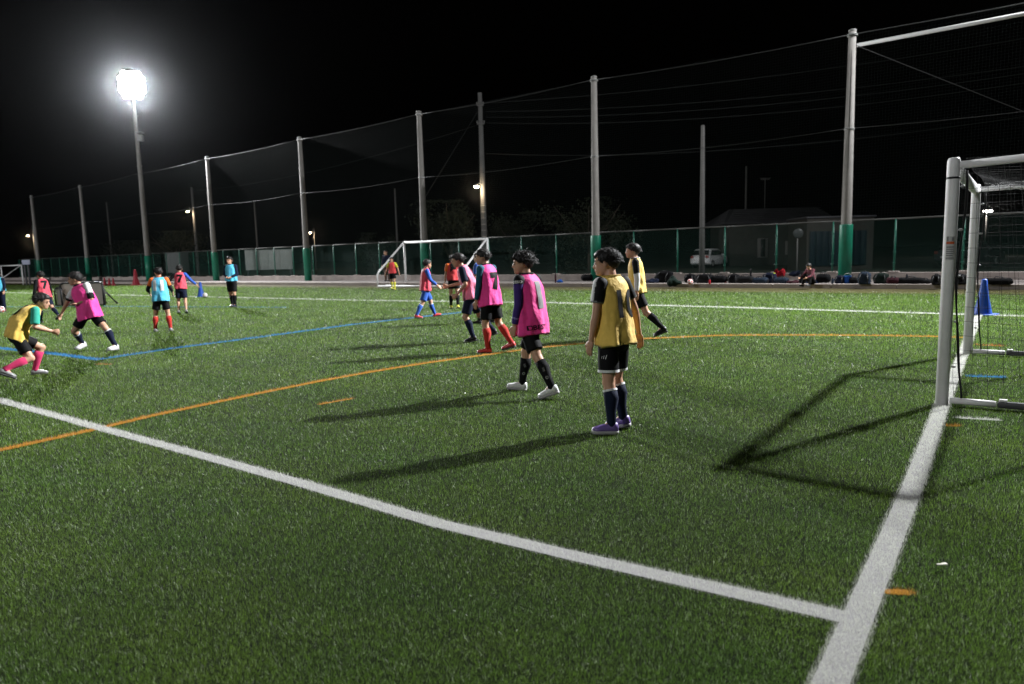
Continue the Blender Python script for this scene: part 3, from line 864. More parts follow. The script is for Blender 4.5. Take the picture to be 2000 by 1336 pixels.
        # hand: palm, four fingers of unequal length bending at the knuckles, thumb from the side
        d = hand_d[sd]; fwd = np.array([1., 0, 0]) - d*d[0]
        if np.linalg.norm(fwd) < .3: fwd = zax - d*d[2]
        fwd = fwd/np.linalg.norm(fwd)
        inn = np.cross(d, fwd)*1.0
        if inn[1]*sd > 0: inn = -inn                        # palm faces the body
        pc = wri[sd] + d*.028*s
        rot = np.stack([fwd, inn, d], 1)
        b.ell(pc, (.025*s, .012*s, .032*s), rot)
        if fingers:
            for q, (off_, ln) in enumerate(((.018, .040), (.006, .046), (-.006, .042), (-.017, .033))):
                k0 = wri[sd]+d*.052*s+fwd*off_*s
                d1 = d*math.cos(fist*.6)+inn*math.sin(fist*.6); d2 = d*math.cos(fist*1.8)+inn*math.sin(fist*1.8)
                k1 = k0 + d1*ln*.5*s; k2 = k1+d2*ln*.5*s
                b.capsule(k0, k1, .0062*s, .0058*s, 8); b.capsule(k1, k2, .0058*s, .0048*s, 8)
            t0 = wri[sd]+d*.020*s+fwd*.020*s; t1 = t0+(d*.7+fwd*.6+inn*.25)*.026*s; t2 = t1+(d*.9+inn*.3)*.022*s
            b.capsule(t0, t1, .0078*s, .0068*s, 8); b.capsule(t1, t2, .0066*s, .0055*s, 8)
        else:
            b.ell(wri[sd]+d*.06*s+inn*.008*s, (.022*s, .012*s, .026*s), rot)
    hbk = hb
    def HP(x, y, z_): return hbk + Rh @ (np.array([x+.06, y, z_-.06])*hh)
    # skull, face, jaw, nose, lips, ears
    b.ell(HP(-.05, 0, .60), np.array([.46, .37, .40])*hh, Rh)
    b.ell(HP(.12, 0, .36), np.array([.29, .285, .34])*hh, Rh)
    b.ell(HP(.22, 0, .13), np.array([.17, .19, .12])*hh, Rh)
    b.capsule(HP(.395, 0, .52), HP(.455, 0, .355), .028*hh, .055*hh, 8)
    b.ell(HP(.385, 0, .235), np.array([.045, .10, .026])*hh, Rh); b.ell(HP(.375, 0, .185), np.array([.045, .085, .028])*hh, Rh)
    b.ell(HP(.34, 0, .60), np.array([.06, .22, .05])*hh, Rh)
    b.ell(HP(.33, 0, .085), np.array([.07, .10, .06])*hh, Rh)
    for sd in (1, -1): b.ell(HP(-.03, sd*.365, .43), np.array([.085, .035, .125])*hh, Rh @ rotm('Z', sd*.35))
    me = b.remesh(voxel if voxel < .009 else voxel*1.05, 2 if voxel < .009 else 1)
    body = finish('body', me, M_SKIN, o)
    for sd in (1, -1):
        MB().ell(HP(.375, sd*.145, .475), np.array([.04, .062, .027])*hh, Rh, 10, 6).build('eye', M_EYE, body)
        MB().ell(HP(.375, sd*.15, .575), np.array([.035, .085, .017])*hh, Rh, 10, 6).build('eyebrow', M_HAIR, body)
    MB().ell(HP(.405, 0, .21), np.array([.03, .085, .022])*hh, Rh, 10, 6).build('mouth', M_LIP, body)
    # --- hair
    rg = np.random.default_rng(hairseed+5)
    nu, nv = 56, 34
    cen = np.array([-.05, 0, .60]); rad = np.array([.46, .37, .40])
    V = []; F = []
    def elmin(phi):
        a = abs(math.degrees(phi))
        return float(np.interp(a, [0, 35, 55, 75, 88, 102, 118, 150, 180], [18, 14, 4, -22, -16, -24, -48, -56, -58]))
    for j in range(nv+1):
        el = -math.pi/2 + math.pi*j/nv
        for i in range(nu):
            ph = 2*math.pi*i/nu - math.pi
            dv = np.array([math.cos(el)*math.cos(ph), math.cos(el)*math.sin(ph), math.sin(el)])
            e0 = elmin(ph) + 5*math.sin(9*ph+hairseed) + 4*math.sin(23*ph)
            k = np.clip((math.degrees(el)-e0)/7, 0, 1)
            nz = .035*math.sin(11*ph+3*math.sin(4*el+hairseed))*max(0, math.cos(el)) + rg.normal()*.009
            thick = .10*hair + .05*hair*max(0, math.sin(el)) + (.05*hair if abs(ph) < .9 and el < 1.0 else 0)
            rr_ = (.90*(1-k) + (1+thick+nz*hair)*k)
            V.append(HP(*(cen + dv*rad*rr_)))
    for j in range(nv):
        for i in range(nu):
            i2 = (i+1) % nu; F.append((j*nu+i, j*nu+i2, (j+1)*nu+i2, (j+1)*nu+i))
    hm = MB(); hm.add(V, F)
    # locks that break the outline
    for q in range(int(1100 if voxel < .009 else 220)):
        ph = rg.uniform(-math.pi, math.pi); el = math.asin(rg.uniform(-.1, 1))
        if math.degrees(el) < elmin(ph)+6: continue
        dv = np.array([math.cos(el)*math.cos(ph), math.cos(el)*math.sin(ph), math.sin(el)])
        tang = np.array([.35*math.cos(ph)-.1, .35*math.sin(ph), -.75*math.cos(el)+.1])
        p0 = cen + dv*rad*1.06; ln = rg.uniform(.07, .14)*hair
        p1 = p0 + (dv*(.16+.5*spike)+tang*.85+rg.normal(size=3)*(.08+.16*spike))*ln; p2 = p1 + (tang*.95+dv*.3*spike+rg.normal(size=3)*(.10+.25*spike))*ln*.8
        hm.tube([HP(*p0), HP(*p1), HP(*p2)], [.009*hh, .007*hh, .001*hh] if voxel < .009 else [.013*hh, .010*hh, .001*hh], 3 if voxel > .009 else 4)
    hm.build('hair', hairmat or M_HAIR, o)
    # --- shirt with sleeves
    if not bare:
        c = MB()
        c.loft([ring(pel+Rp[:, 2]*(-.01)*s, Rp[:, 0], Rp[:, 1], .096*s, .076*s, 18), ring(mid, Rm[:, 0], Rm[:, 1], .088*s, .066*s, 18), ring(mid+cu*.10*s, cf, cl, .096*s, .070*s, 18), ring(mid+cu*.16*s, cf, cl, .100*s, .066*s, 18), ring(chest-cu*.004*s, cf, cl, .074*s, .046*s, 18), ring(chest+cu*.012*s, cf, cl, .046*s, .040*s, 18)])
        for sd, sl in zip((1, -1), sleeve):
            c.capsule(chest-cu*.03*s+cl*sd*.05*s, sh[sd], .036*s, .040*s)
            if sl <= 1.0:
                c.capsule(sh[sd], sh[sd]+(elb[sd]-sh[sd])*sl, .040*s, .041*s, 14, True, False)
            else:
                c.capsule(sh[sd], elb[sd], .039*s, .031*s, 14)
                e = elb[sd]+(wri[sd]-elb[sd])*(sl-1)
                c.tube([elb[sd], elb[sd]+(e-elb[sd])*.5, e], [.031*s, .029*s, .023*s], 14)
        me = c.remesh(voxel*1.45, 2)
        if sleevecol:
            n = len(me.vertices); co = np.zeros(n*3); me.vertices.foreach_get('co', co); co = co.reshape(-1, 3)
            cols = np.array([sleevecol(p, dict(sh=sh, elb=elb, wri=wri, chest=chest, cf=cf, cl=cl, cu=cu, s=s)) for p in co])
            shirt_o = finish('shirt', me, M_COLATTR, o, True, cols)
        else:
            shirt_o = finish('shirt', me, cloth(shirt, C[shirt]), o)
        if collar:
            MB().tube([chest+cu*.018*s + cf*.043*s*math.cos(a)+cl*.046*s*math.sin(a) for a in np.linspace(0, 6.3, 20)], .010*s, 8, False).build('collar', cloth(collar, C[collar]), shirt_o)
    else: shirt_o = None
    # --- bib: loose tabard, folds growing towards the hem
    bib_o = None
    if bib:
        rb = np.random.default_rng(hairseed+77); p1, p2, p3 = rb.uniform(0, 6.28, 3)
        def fold(t, q):     # q: 0 hem .. 1 shoulder
            return 1 + (1-q)*(.050*math.sin(5*t+p1+q*2) + .040*math.sin(9*t+p2-q*4)) + .013*math.sin(6*t+15*q+p2)*min(1, 4*q)*(1-q)*1.6 + .016*math.sin(7*t+p3+q*9) + .010*math.sin(3*t + q*22 + p1) + .012*(1-q)*math.sin(15*t+p3+3*q)
        hem_c = pel - zax*0 + Rp[:, 2]*((hem-.5)*s)
        swv = np.array([sway[0], sway[1], 0])*s
        rings = []
        prof = [(0, .122, .096), (.12, .118, .093), (.28, .112, .088), (.44, .108, .084), (.58, .107, .082), (.70, .106, .080), (.80, .104, .076), (.88, .098, .068), (.94, .086, .057), (.985, .066, .049), (1.0, .052, .045)]
        top_c = chest + cu*.016*s
        fine = []
        for q in np.linspace(0, 1, 30): fine.append((q, np.interp(q, [p[0] for p in prof], [p[1] for p in prof]), np.interp(q, [p[0] for p in prof], [p[2] for p in prof])))
        for (q, a, bb) in fine:
            k = min(1, q/.42)
            cc = hem_c*(1-k)+mid*k if q < .42 else mid+(top_c-mid)*((q-.42)/.58)
            if q < .42: cc = hem_c + (mid-hem_c)*(q/.42)
            u_ = Rm[:, 0]*(1-q)+cf*q; v_ = Rm[:, 1]*(1-q)+cl*q
            g = bibw if q < .75 else 1+(bibw-1)*max(0, (1-q)/.25)
            rings.append(ring(cc + swv*(1-q)**1.6 + zax*(.006*math.sin(2)), u_, v_, a*s*g, bb*s*g, 64, 2.25, fold, q))
        # a hem that turns inward
        inner = [p*.0 + (p + (hem_c+swv-p)*.06 + zax*.02*s) for p in rings[0]]
        rings = [inner] + rings
        nb_ = len(rings[0]); vv = [p for r_ in rings for p in r_]; ff = []
        for i in range(len(rings)-1):
            for k in range(nb_):
                k2 = (k+1) % nb_; ff.append((i*nb_+k, i*nb_+k2, (i+1)*nb_+k2, (i+1)*nb_+k))
        # wavy hem
        for k in range(nb_): 
            w = .006*s*math.sin(3*2*math.pi*k/nb_+p2)+.002*s*math.sin(7*2*math.pi*k/nb_)
            for i in (0, 1): vv[i*nb_+k] = vv[i*nb_+k] + zax*w
        bib_o = mesh_obj('bib', vv, ff, bibcloth(bib), o)
        MB().tube(rings[-1]+rings[-1][:1], .006*s, 6, False).build('bib_neck_trim', cloth('trim_'+(bib if collar is None else 'black'), tuple(np.array(C[bib])*.55) if collar is None else C['black']), bib_o)
    # --- shorts or trousers
    c = MB()
    wz = .060 if waist is None else waist
    c.loft([ring(pel-zax*.075*s, Rp[:, 0], Rp[:, 1], .07*s, .06*s, 18), ring(pel-zax*.035*s, Rp[:, 0], Rp[:, 1], .094*s, .080*s, 18), ring(pel+Rp[:, 2]*.02*s, Rp[:, 0], Rp[:, 1], .098*s, .078*s, 18), ring(pel+Rp[:, 2]*wz*s, Rp[:, 0], Rp[:, 1], .088*s, .068*s, 18)])
    hems = {}
    for sd in (1, -1):
        if pants:
            c.capsule(hip[sd], knee[sd], .062*s, .047*s, 14); c.capsule(knee[sd], ank[sd], .047*s, .036*s, 14, True, False)
        else:
            e = hip[sd]+(knee[sd]-hip[sd])*shortlen
            c.tube([hip[sd]+zax*.01*s, hip[sd]+(e-hip[sd])*.5, e], [.056*s, .058*s, .059*s], 16); hems[sd] = e
    sho = finish('trousers' if pants else 'shorts', c.remesh(voxel*1.45, 2), cloth(shorts, C[shorts], .7), o)
    # --- socks and shoes
    J_socks = {}
    for i, sd in enumerate((1, -1)):
        if not pants and socks:
            sc = socks if isinstance(socks, str) else socks[i]
            v = ank[sd]-knee[sd]; bk = np.array([-.010*s, 0, 0])
            sk = MB().tube([knee[sd]+v*.16+bk*.4, knee[sd]+v*.17+bk*.4, knee[sd]+v*.4+bk, knee[sd]+v*.75, ank[sd], ank[sd]-zax*.02*s], [.030*s, .0385*s, .0405*s, .0285*s, .0265*s, .026*s], 20).build('sock', cloth('sock_'+sc, C[sc], .8), o)
            J_socks[sd] = sk
            if sockband: MB().tube([knee[sd]+v*.165+bk*.4, knee[sd]+v*.215+bk*.6], [.0395*s, .0405*s], 20, False).build('sock_band', cloth(sockband, C[sockband], .8), sk)
        d = toe_dir[sd]; lat = np.cross(zax, d); lat /= np.linalg.norm(lat); n = np.cross(d, lat)
        base = ank[sd] - n*.050*s
        secs = [(x_*.93, w_*.93, h_*.93, l_) for (x_, w_, h_, l_) in [(-.040, .016, .030, .0), (-.036, .026, .052, .0), (-.015, .029, .062, .0), (.010, .029, .060, 0), (.035, .030, .046, 0), (.065, .034, .038, 0), (.090, .033, .030, .001), (.108, .024, .022, .004), (.116, .010, .014, .006)]]
        rs = []
        for (x, hw, ht, lift) in secs:
            r_ = []
            for k in range(14):
                t = 2*math.pi*k/14; yy = hw*math.copysign(abs(math.cos(t))**.8, math.cos(t)); zz = math.sin(t)
                zz = (ht*.5+ht*.5*math.copysign(abs(zz)**.7, zz)) + lift
                yy *= 1 - .35*max(0, math.sin(t))
                r_.append(base + d*x*s + lat*yy*s + n*zz*s)
            rs.append(r_)
        shc = shoes if isinstance(shoes, str) else shoes[i]
        s_o = MB().loft(rs).build('shoe', mat('shoe_'+shc, C[shc], .38, .5, .15, 30), o)
        so = [[base + d*x*s*1.02 + lat*hw*1.06*sg*s + n*zz*s for (sg, zz) in ((1, -.012), (1, .006+l_), (-1, .006+l_), (-1, -.012))] for (x, hw, ht, l_) in secs]
        MB().loft(so).build('sole', mat('shoe_sole_'+('pale' if shc in ('white', 'violet') else 'dark'), (.35, .34, .34) if shc in ('white', 'violet') else (.03, .03, .03), .5), s_o)
    J = dict(sh=sh, elb=elb, wri=wri, knee=knee, ank=ank, hip=hip, pel=pel, mid=mid, chest=chest, cf=cf, cl=cl, cu=cu, s=s, o=o, bib=bib_o, shirt=shirt_o, shorts=sho, body=body, sock_l=J_socks.get(1), sock_r=J_socks.get(-1))
    for pr in prints: print_on(J, **pr)
    return J

def print_on(J, text, on='bib', face='back', up=.70, across=0.0, size=.14, col='black', bold=.012, outline=None, tilt=0, at=None, dirn=None, squeeze=1.0, fh=1.0):
    """flat print that follows the cloth"""
    tgt = J[on]
    if tgt is None: return
    me = tgt.data; n = len(me.vertices); co = np.zeros(n*3); me.vertices.foreach_get('co', co); co = co.reshape(-1, 3)
    tree = BVHTree.FromPolygons([Vector(p) for p in co], [tuple(p.vertices) for p in me.polygons])
    s = J['s']
    if dirn is None:
        dv = {'back': J['cf'], 'front': -J['cf'], 'left': -J['cl'], 'right': J['cl']}[face]
    else: dv = np.asarray(dirn, float); dv /= np.linalg.norm(dv)
    upv = J['cu'] - dv*(J['cu'] @ dv); upv /= np.linalg.norm(upv)
    rt = np.cross(dv, upv)              # reader looks along dv
    c0 = J['pel'] + (J['chest']-J['pel'])*up if at is None else np.asarray(at)
    org = c0 + rt*across*s - dv*.5
    cu_ = bpy.data.curves.new('t', 'FONT'); cu_.body = text; cu_.size = size*s/.72; cu_.offset = bold*size*s/.14; cu_.align_x = 'CENTER'; cu_.align_y = 'CENTER'
    to = bpy.data.objects.new('t', cu_); COL.objects.link(to)
    dg = bpy.context.evaluated_depsgraph_get(); tm = bpy.data.meshes.new_from_object(to.evaluated_get(dg))
    bpy.data.objects.remove(to)
    bm = bmesh.new(); bm.from_mesh(tm); bmesh.ops.triangulate(bm, faces=bm.faces)
    step = max(.010, size*s*.10)
    xs = [v.co.x for v in bm.verts]; ys = [v.co.y for v in bm.verts]
    for k in range(int(min(xs)/step)-1, int(max(xs)/step)+2):
        g = bm.verts[:]+bm.edges[:]+bm.faces[:]; bmesh.ops.bisect_plane(bm, geom=g, plane_co=(k*step, 0, 0), plane_no=(1, 0, 0))
    for k in range(int(min(ys)/step)-1, int(max(ys)/step)+2):
        g = bm.verts[:]+bm.edges[:]+bm.faces[:]; bmesh.ops.bisect_plane(bm, geom=g, plane_co=(0, k*step, 0), plane_no=(0, 1, 0))
    bad = []
    ct, st_ = math.cos(R(tilt)), math.sin(R(tilt))
    for v in bm.verts:
        x, y = v.co.x*squeeze, v.co.y*fh
        x, y = x*ct-y*st_, x*st_+y*ct
        q = org + rt*x + upv*y
        hit = tree.ray_cast(Vector(q), Vector(dv), 1.2)
        if hit[0] is None: bad.append(v); continue
        v.co = hit[0] - Vector(dv)*.004
    bmesh.ops.delete(bm, geom=bad, context='VERTS')
    me2 = bpy.data.meshes.new('print'); bm.to_mesh(me2); bm.free()
    name = 'number' if text.isdigit() else 'lettering'
    finish(name, me2, cloth('print_'+col, C[col], .6), tgt, False)

def sleeve_boy10(p, J):
    for sd in (1, -1):
        a = J['sh'][sd]; ax = J['elb'][sd]-a; L = np.linalg.norm(ax); ax = ax/L
        t = (p-a) @ ax; q = p-a-ax*t
        if (p-J['chest']) @ J['cl']*sd > .085*J['s'] :
            f = q @ J['cf']
            if t > .93*.62*L: return C['grey']
            return C['white'] if f > -.004 else C['black']
    return C['black']
def sleeve_white_under(p, J):
    for sd in (1, -1):
        a = J['sh'][sd]; ax = J['elb'][sd]-a
        if (p-J['chest']) @ J['cl']*sd > .075*J['s'] and (p-a) @ ax/(ax @ ax) > .72: return C['white']
    return C['black']
def sleeve_purple(p, J):
    for sd in (1, -1):
        a = J['sh'][sd]; ax = J['elb'][sd]-a; t = (p-a) @ ax/(ax @ ax)
        if (p-J['chest']) @ J['cl']*sd > .075*J['s'] and t > .18:
            e = (p-J['elb'][sd]) @ (J['wri'][sd]-J['elb'][sd]) / ((J['wri'][sd]-J['elb'][sd]) @ (J['wri'][sd]-J['elb'][sd]))
            if .60 < e < .66: return (.30, .26, .55)
            return C['purple']
    return C['black']
def sleeve_orange(p, J):
    for sd in (1, -1):
        a = J['sh'][sd]; ax = J['elb'][sd]-a; t = (p-a) @ ax/(ax @ ax)
        if (p-J['chest']) @ J['cl']*sd > .075*J['s'] and t > .6: return C['black']
    return C['orange']
def sleeve_whitecuff(p, J):
    for sd in (1, -1):
        a = J['sh'][sd]; ax = J['elb'][sd]-a; t = (p-a) @ ax/(ax @ ax)
        if (p-J['chest']) @ J['cl']*sd > .075*J['s'] and t > .62: return C['black']
    return C['white']
def sleeve_mixed(p, J):
    return C['blue'] if (p-J['chest']) @ J['cl'] < -.07*J['s'] else C['black']

# the boy with number ten, watching play
J10 = person('boy in yellow bib number 10 standing with arms hanging, purple boots', 1206, 842, H=1.43, heading=133, lean=4, side=0, legs=((-3, 3, 3, 0), (10, 4, 20, -8)), arms=((4, 8, 12, 3), (-12, 20, 0, 16)),
       head=(30, 3), bib='yellow', hem=.455, bibw=1.02, sway=(-.012, 0), shirt='black', sleeve=(.62, .62), sleevecol=sleeve_boy10, shorts='black', shortlen=.74, socks='navy', sockband='white', shoes='violet', voxel=.0075,
       footyaw=(40, 28), hairseed=1, fist=.35, hair=.85, spike=.3,
       prints=(dict(text='10', up=.55, size=.145, bold=.007, squeeze=.95, across=.010),))
for k in (-1, 0, 1):   # three stripes on the shorts
    print_on(J10, '/', on='shorts', at=J10['hip'][1]-np.array([0, 0, .13]), face='left', across=.012*k+.02, size=.018+.004*k, col='white', bold=.004)
for sd in (1, -1):     # white hem of the shorts
    e = J10['hip'][sd]+(J10['knee'][sd]-J10['hip'][sd])*.74; d = (J10['knee'][sd]-J10['hip'][sd]); d /= np.linalg.norm(d)
    MB().tube([e-d*.014, e+d*.006], [.0855, .0865], 24, False).build('hem_stripe', cloth('white', C['white']), J10['shorts'])
for sd in (1,):
    print_on(J10, 'o', on='shorts', at=J10['hip'][1]-np.array([0, 0, .05]), face='left', across=.0, size=.014, col='white', bold=.004)

J3 = person('boy walking in long pink bib with purple sleeves and white boots', 1048, 770, H=1.475, heading=143, lean=5, legs=((-26, 5, 6, -18), (24, 5, 12, 8)), arms=((-4, 9, 14, 2), (10, 10, 30, 4)),
       head=(34, 2), bib='pink', hem=.415, bibw=1.12, sway=(-.012, -.004), sleeve=(1.93, 1.93), sleevecol=sleeve_purple, shorts='black', shortlen=.82, socks='black', shoes='white', voxel=.0075, footyaw=(28, 28),
       hairseed=2, hair=1.1, spike=.8, collar='black',
       prints=(dict(text='1', up=.56, size=.16, bold=.016, col='grey'), dict(text='DBESTY', up=-.10, size=.032, bold=.004, across=-.045)))
print_on(J3, 'ozso', on='shirt', at=J3['sh'][1]-np.array([0, 0, .012]), dirn=-J3['cl']*1+J3['cf']*.3, size=.026, col='white', bold=.003)
print_on(J3, 'q', on='shorts', at=J3['hip'][1]-np.array([0, 0, .10]), face='left', size=.04, col='white', bold=.003)
for k_, sd_ in (('sock_l', 1), ('sock_r', -1)):
    print_on(J3, 'o', on=k_, at=J3['ank'][sd_]+(J3['knee'][sd_]-J3['ank'][sd_])*.32, dirn=J3['cf']*.6-J3['cl']*.8, size=.030, col='grey', bold=.006)
    print_on(J3, 'IIIII', on=k_, at=J3['ank'][sd_]+(J3['knee'][sd_]-J3['ank'][sd_])*.58, dirn=J3['cf']*.6-J3['cl']*.8, size=.016, col='grey', bold=.002, tilt=-78)
J2 = person('boy in yellow bib with white undersleeves striding behind number 10', 1258, 661, H=1.58, heading=168, lean=4, legs=((-24, 3, 22, -22), (20, 3, 12, 6)), arms=((-6, 7, 2, 3), (4, 8, 12, 4)),
       head=(4, 0), bib='yellow', hem=.47, shirt='black', sleeve=(1.9, 1.9), sleevecol=sleeve_white_under, shorts='black', shortlen=.72, socks='black', shoes='black', voxel=.009, hairseed=3, hair=1.1, collar='white', footyaw=(10, 10))
J4 = person('boy in pink bib with teal sleeves and red socks beside boy in pale pink', 976, 689, H=1.52, heading=146, lean=9, legs=((4, 4, 12, 0), (-12, 4, 24, -14)), arms=((2, 10, 12, 2), (6, 8, 25, 2)),
       head=(30, 4), bib='pink', hem=.43, bibw=1.08, shirt='teal', sleeve=(1.92, 1.92), shorts='black', shortlen=.80, socks='redsock', shoes='red', voxel=.009, hairseed=4, footyaw=(30, 20), collar='black',
       prints=(dict(text='7', up=.50, size=.14, bold=.018),))
J5 = person('boy running in pale pink bib with navy shirt and shorts', 944, 667, H=1.50, heading=176, lean=20, legs=((14, 4, 34, -10), (-22, 5, 18, -16)), arms=((-14, 14, 42, 2), (18, 10, 78, -6)),
       head=(0, 10), bib='palepink', hem=.46, bibw=1.08, sway=(-.02, 0), shirt='navy', sleeve=(.85, .85), shorts='navy', shortlen=.85, socks='navy', shoes='black', voxel=.009, hairseed=5, fist=1.1,
       prints=(dict(text='8', up=.66, size=.13, bold=.010, col='maroon'),))
J6 = person('boy in cyan bib mostly hidden behind the boys in pink', 950, 632, H=1.50, heading=150, lean=4, legs=((5, 3, 8, 0), (-10, 3, 12, 0)), bib='cyan', shirt='blue', shorts='black', socks='black', shoes='black', voxel=.011, hairseed=6, bibw=1.12, arms=((0, 18, 10, 12), (0, 18, 10, 12)), sleeve=(.8, .8))
J7 = person('boy seen from behind in red bib, orange sleeves and yellow boots', 888, 603, H=1.46, heading=96, lean=2, legs=((4, 2, 4, 0), (-4, 2, 10, -8)), arms=((4, 14, 14, 8), (6, 12, 30, 4)),
       bib='red', hem=.50, shirt='orange', sleeve=(.75, .75), shorts='black', shortlen=.6, socks='black', shoes='yellowg', voxel=.011, hairseed=7, bibw=1.05, prints=(dict(text='3', up=.72, size=.15, bold=.02),))
J8 = person('boy in red bib over blue kit striding with red boots', 832, 621, H=1.41, heading=22, lean=4, legs=((24, 5, 6, 14), (-20, 5, 10, -8)), arms=((0, 8, 20, 4), (12, 22, 48, 20)),
       head=(12, 4), bib='rosered', hem=.46, shirt='blue', sleeve=(1.9, 1.9), shorts='blue', shortlen=.86, socks='bluesock', sockband='white', shoes='red', voxel=.010, hairseed=8)
person('goalkeeper boy in red bib and yellow socks before the far goal', 769, 566, H=1.50, heading=262, lean=5, legs=((18, 4, 16, 6), (-14, 6, 26, -20)), arms=((-4, 24, 8, 18), (-4, 24, 8, 18)),
       bib='red', hem=.50, shirt='yellowg', sleeve=(.8, .8), shorts='black', shortlen=.7, socks='yellowg', shoes='yellowg', voxel=.013, hairseed=9)
person('adult in dark jacket standing by the fence behind the far goal', 757, 549, z=APRON+.005, H=1.74, heading=250, lean=2, legs=((3, 4, 3, 0), (-3, 4, 3, 0)), arms=((6, 8, 16, 2), (6, 8, 16, 2)),
       shirt='navy', sleeve=(1.95, 1.95), shorts='brown', pants=True, shoes='black', voxel=.014, hairseed=10, group='people by the fence', hair=.8)
person('boy facing us in cyan bib with hands clasped at his waist', 457, 600, H=1.60, heading=264, lean=1, legs=((6, 0, 6, 0), (-5, 0, 6, -4)), arms=((2, 9, 62, -38), (2, 9, 62, -38)),
       bib='cyan', hem=.50, shirt='navy', sleeve=(1.9, 1.9), shorts='black', shortlen=.85, socks='black', shoes='navy', voxel=.011, hairseed=11, hair=1.1, collar='black')
person('boy in red bib with one blue sleeve, arms spread, seen from behind', 357, 613, H=1.38, heading=112, lean=4, legs=((10, 3, 30, -10), (-4, 4, 26, -16)), arms=((0, 40, 5, 38), (0, 38, 5, 46)),
       bib='rosered', hem=.49, shirt='black', sleeve=(1.9, 1.9), sleevecol=sleeve_mixed, shorts='navy', shortlen=.8, socks=None, shoes='grey', voxel=.011, hairseed=12, prints=(dict(text='7', up=.62, size=.16, bold=.01),))
person('boy in cyan bib with white number and red socks seen from behind', 319, 648, H=1.36, heading=112, lean=5, legs=((4, 9, 6, 0), (-2, 9, 8, 0)), arms=((4, 24, 62, -6), (4, 20, 60, 4)),
       bib='cyan', hem=.455, bibw=1.05, shirt='orange', sleeve=(1.45, 1.45), sleevecol=sleeve_orange, shorts='black', shortlen=.7, socks='redsock', shoes='grey', voxel=.010, hairseed=13, head=(25, 0), collar='orange', prints=(dict(text='11', up=.62, size=.15, bold=.012, col='white', across=-.01),))
J14 = person('child in flaring pink bib with white sleeves bracing legs wide', 193, 683, H=1.46, heading=256, lean=6, side=-16, legs=((0, 44, 4, 0), (16, 30, 62, -14)), arms=((8, 24, 58, -52), (8, 34, 6, 32)),
       head=(-50, 6), bib='pink', hem=.425, bibw=1.16, sway=(.02, .03), shirt='white', sleeve=(1.0, .8), sleevecol=sleeve_whitecuff, shorts='black', shortlen=.74, socks='navy', sockband='white', shoes='white', voxel=.009, hairseed=14, hair=1.15, collar='navy')
J15 = person('crouching boy in mustard bib number 5 with pink socks', 42, 738, H=1.35, heading=38, lean=46, twist=4, legs=((56, 6, 74, 0), (22, 16, 92, -26)), arms=((6, 12, 62, -6), (-8, 12, 68, -8)),
       head=(-24, 14), bib='yellow', hem=.45, bibw=1.12, shirt='green', sleeve=(.85, .85), shorts='black', shortlen=.74, socks='pinksock', shoes='grey', voxel=.009, hairseed=15, hair=1.2, fist=1.2,
       prints=(dict(text='5', up=.66, size=.15, bold=.008),))
person('boy in red bib running off behind the crouching boy', 98, 631, H=1.34, heading=150, lean=8, legs=((16, 3, 14, 0), (-26, 4, 26, -24)), arms=((-6, 16, 10, 10), (4, 14, 14, 12)),
       bib='rosered', hem=.47, shirt='black', sleeve=(1.9, 1.9), shorts='navy', shortlen=.8, socks='navy', shoes='grey', voxel=.011, hairseed=16, prints=(dict(text='7', up=.66, size=.15, bold=.012),))
person('boy in cyan bib and navy trousers behind the pink ball', 7, 609, H=1.33, heading=262, lean=3, legs=((4, 4, 4, 0), (-4, 4, 6, 0)), arms=((0, 12, 18, 6), (4, 14, 60, -20)),
       bib='cyan', hem=.50, shirt='navy', sleeve=(1.9, 1.9), shorts='navy', pants=True, shoes='maroon', voxel=.011, hairseed=17)
person('child in dark hooded top sitting among the bags', 1586, 557, z=APRON, H=1.35, heading=205, lean=22, legs=((138, 8, 122, 10), (134, 8, 120, 10)), arms=((35, 10, 70, -10), (35, 10, 70, -10)), head=(20, 20),
       shirt='maroon', sleeve=(1.95, 1.95), shorts='black', pants=True, shoes='black', voxel=.014, hairseed=18, seat=.13, group='people by the fence')

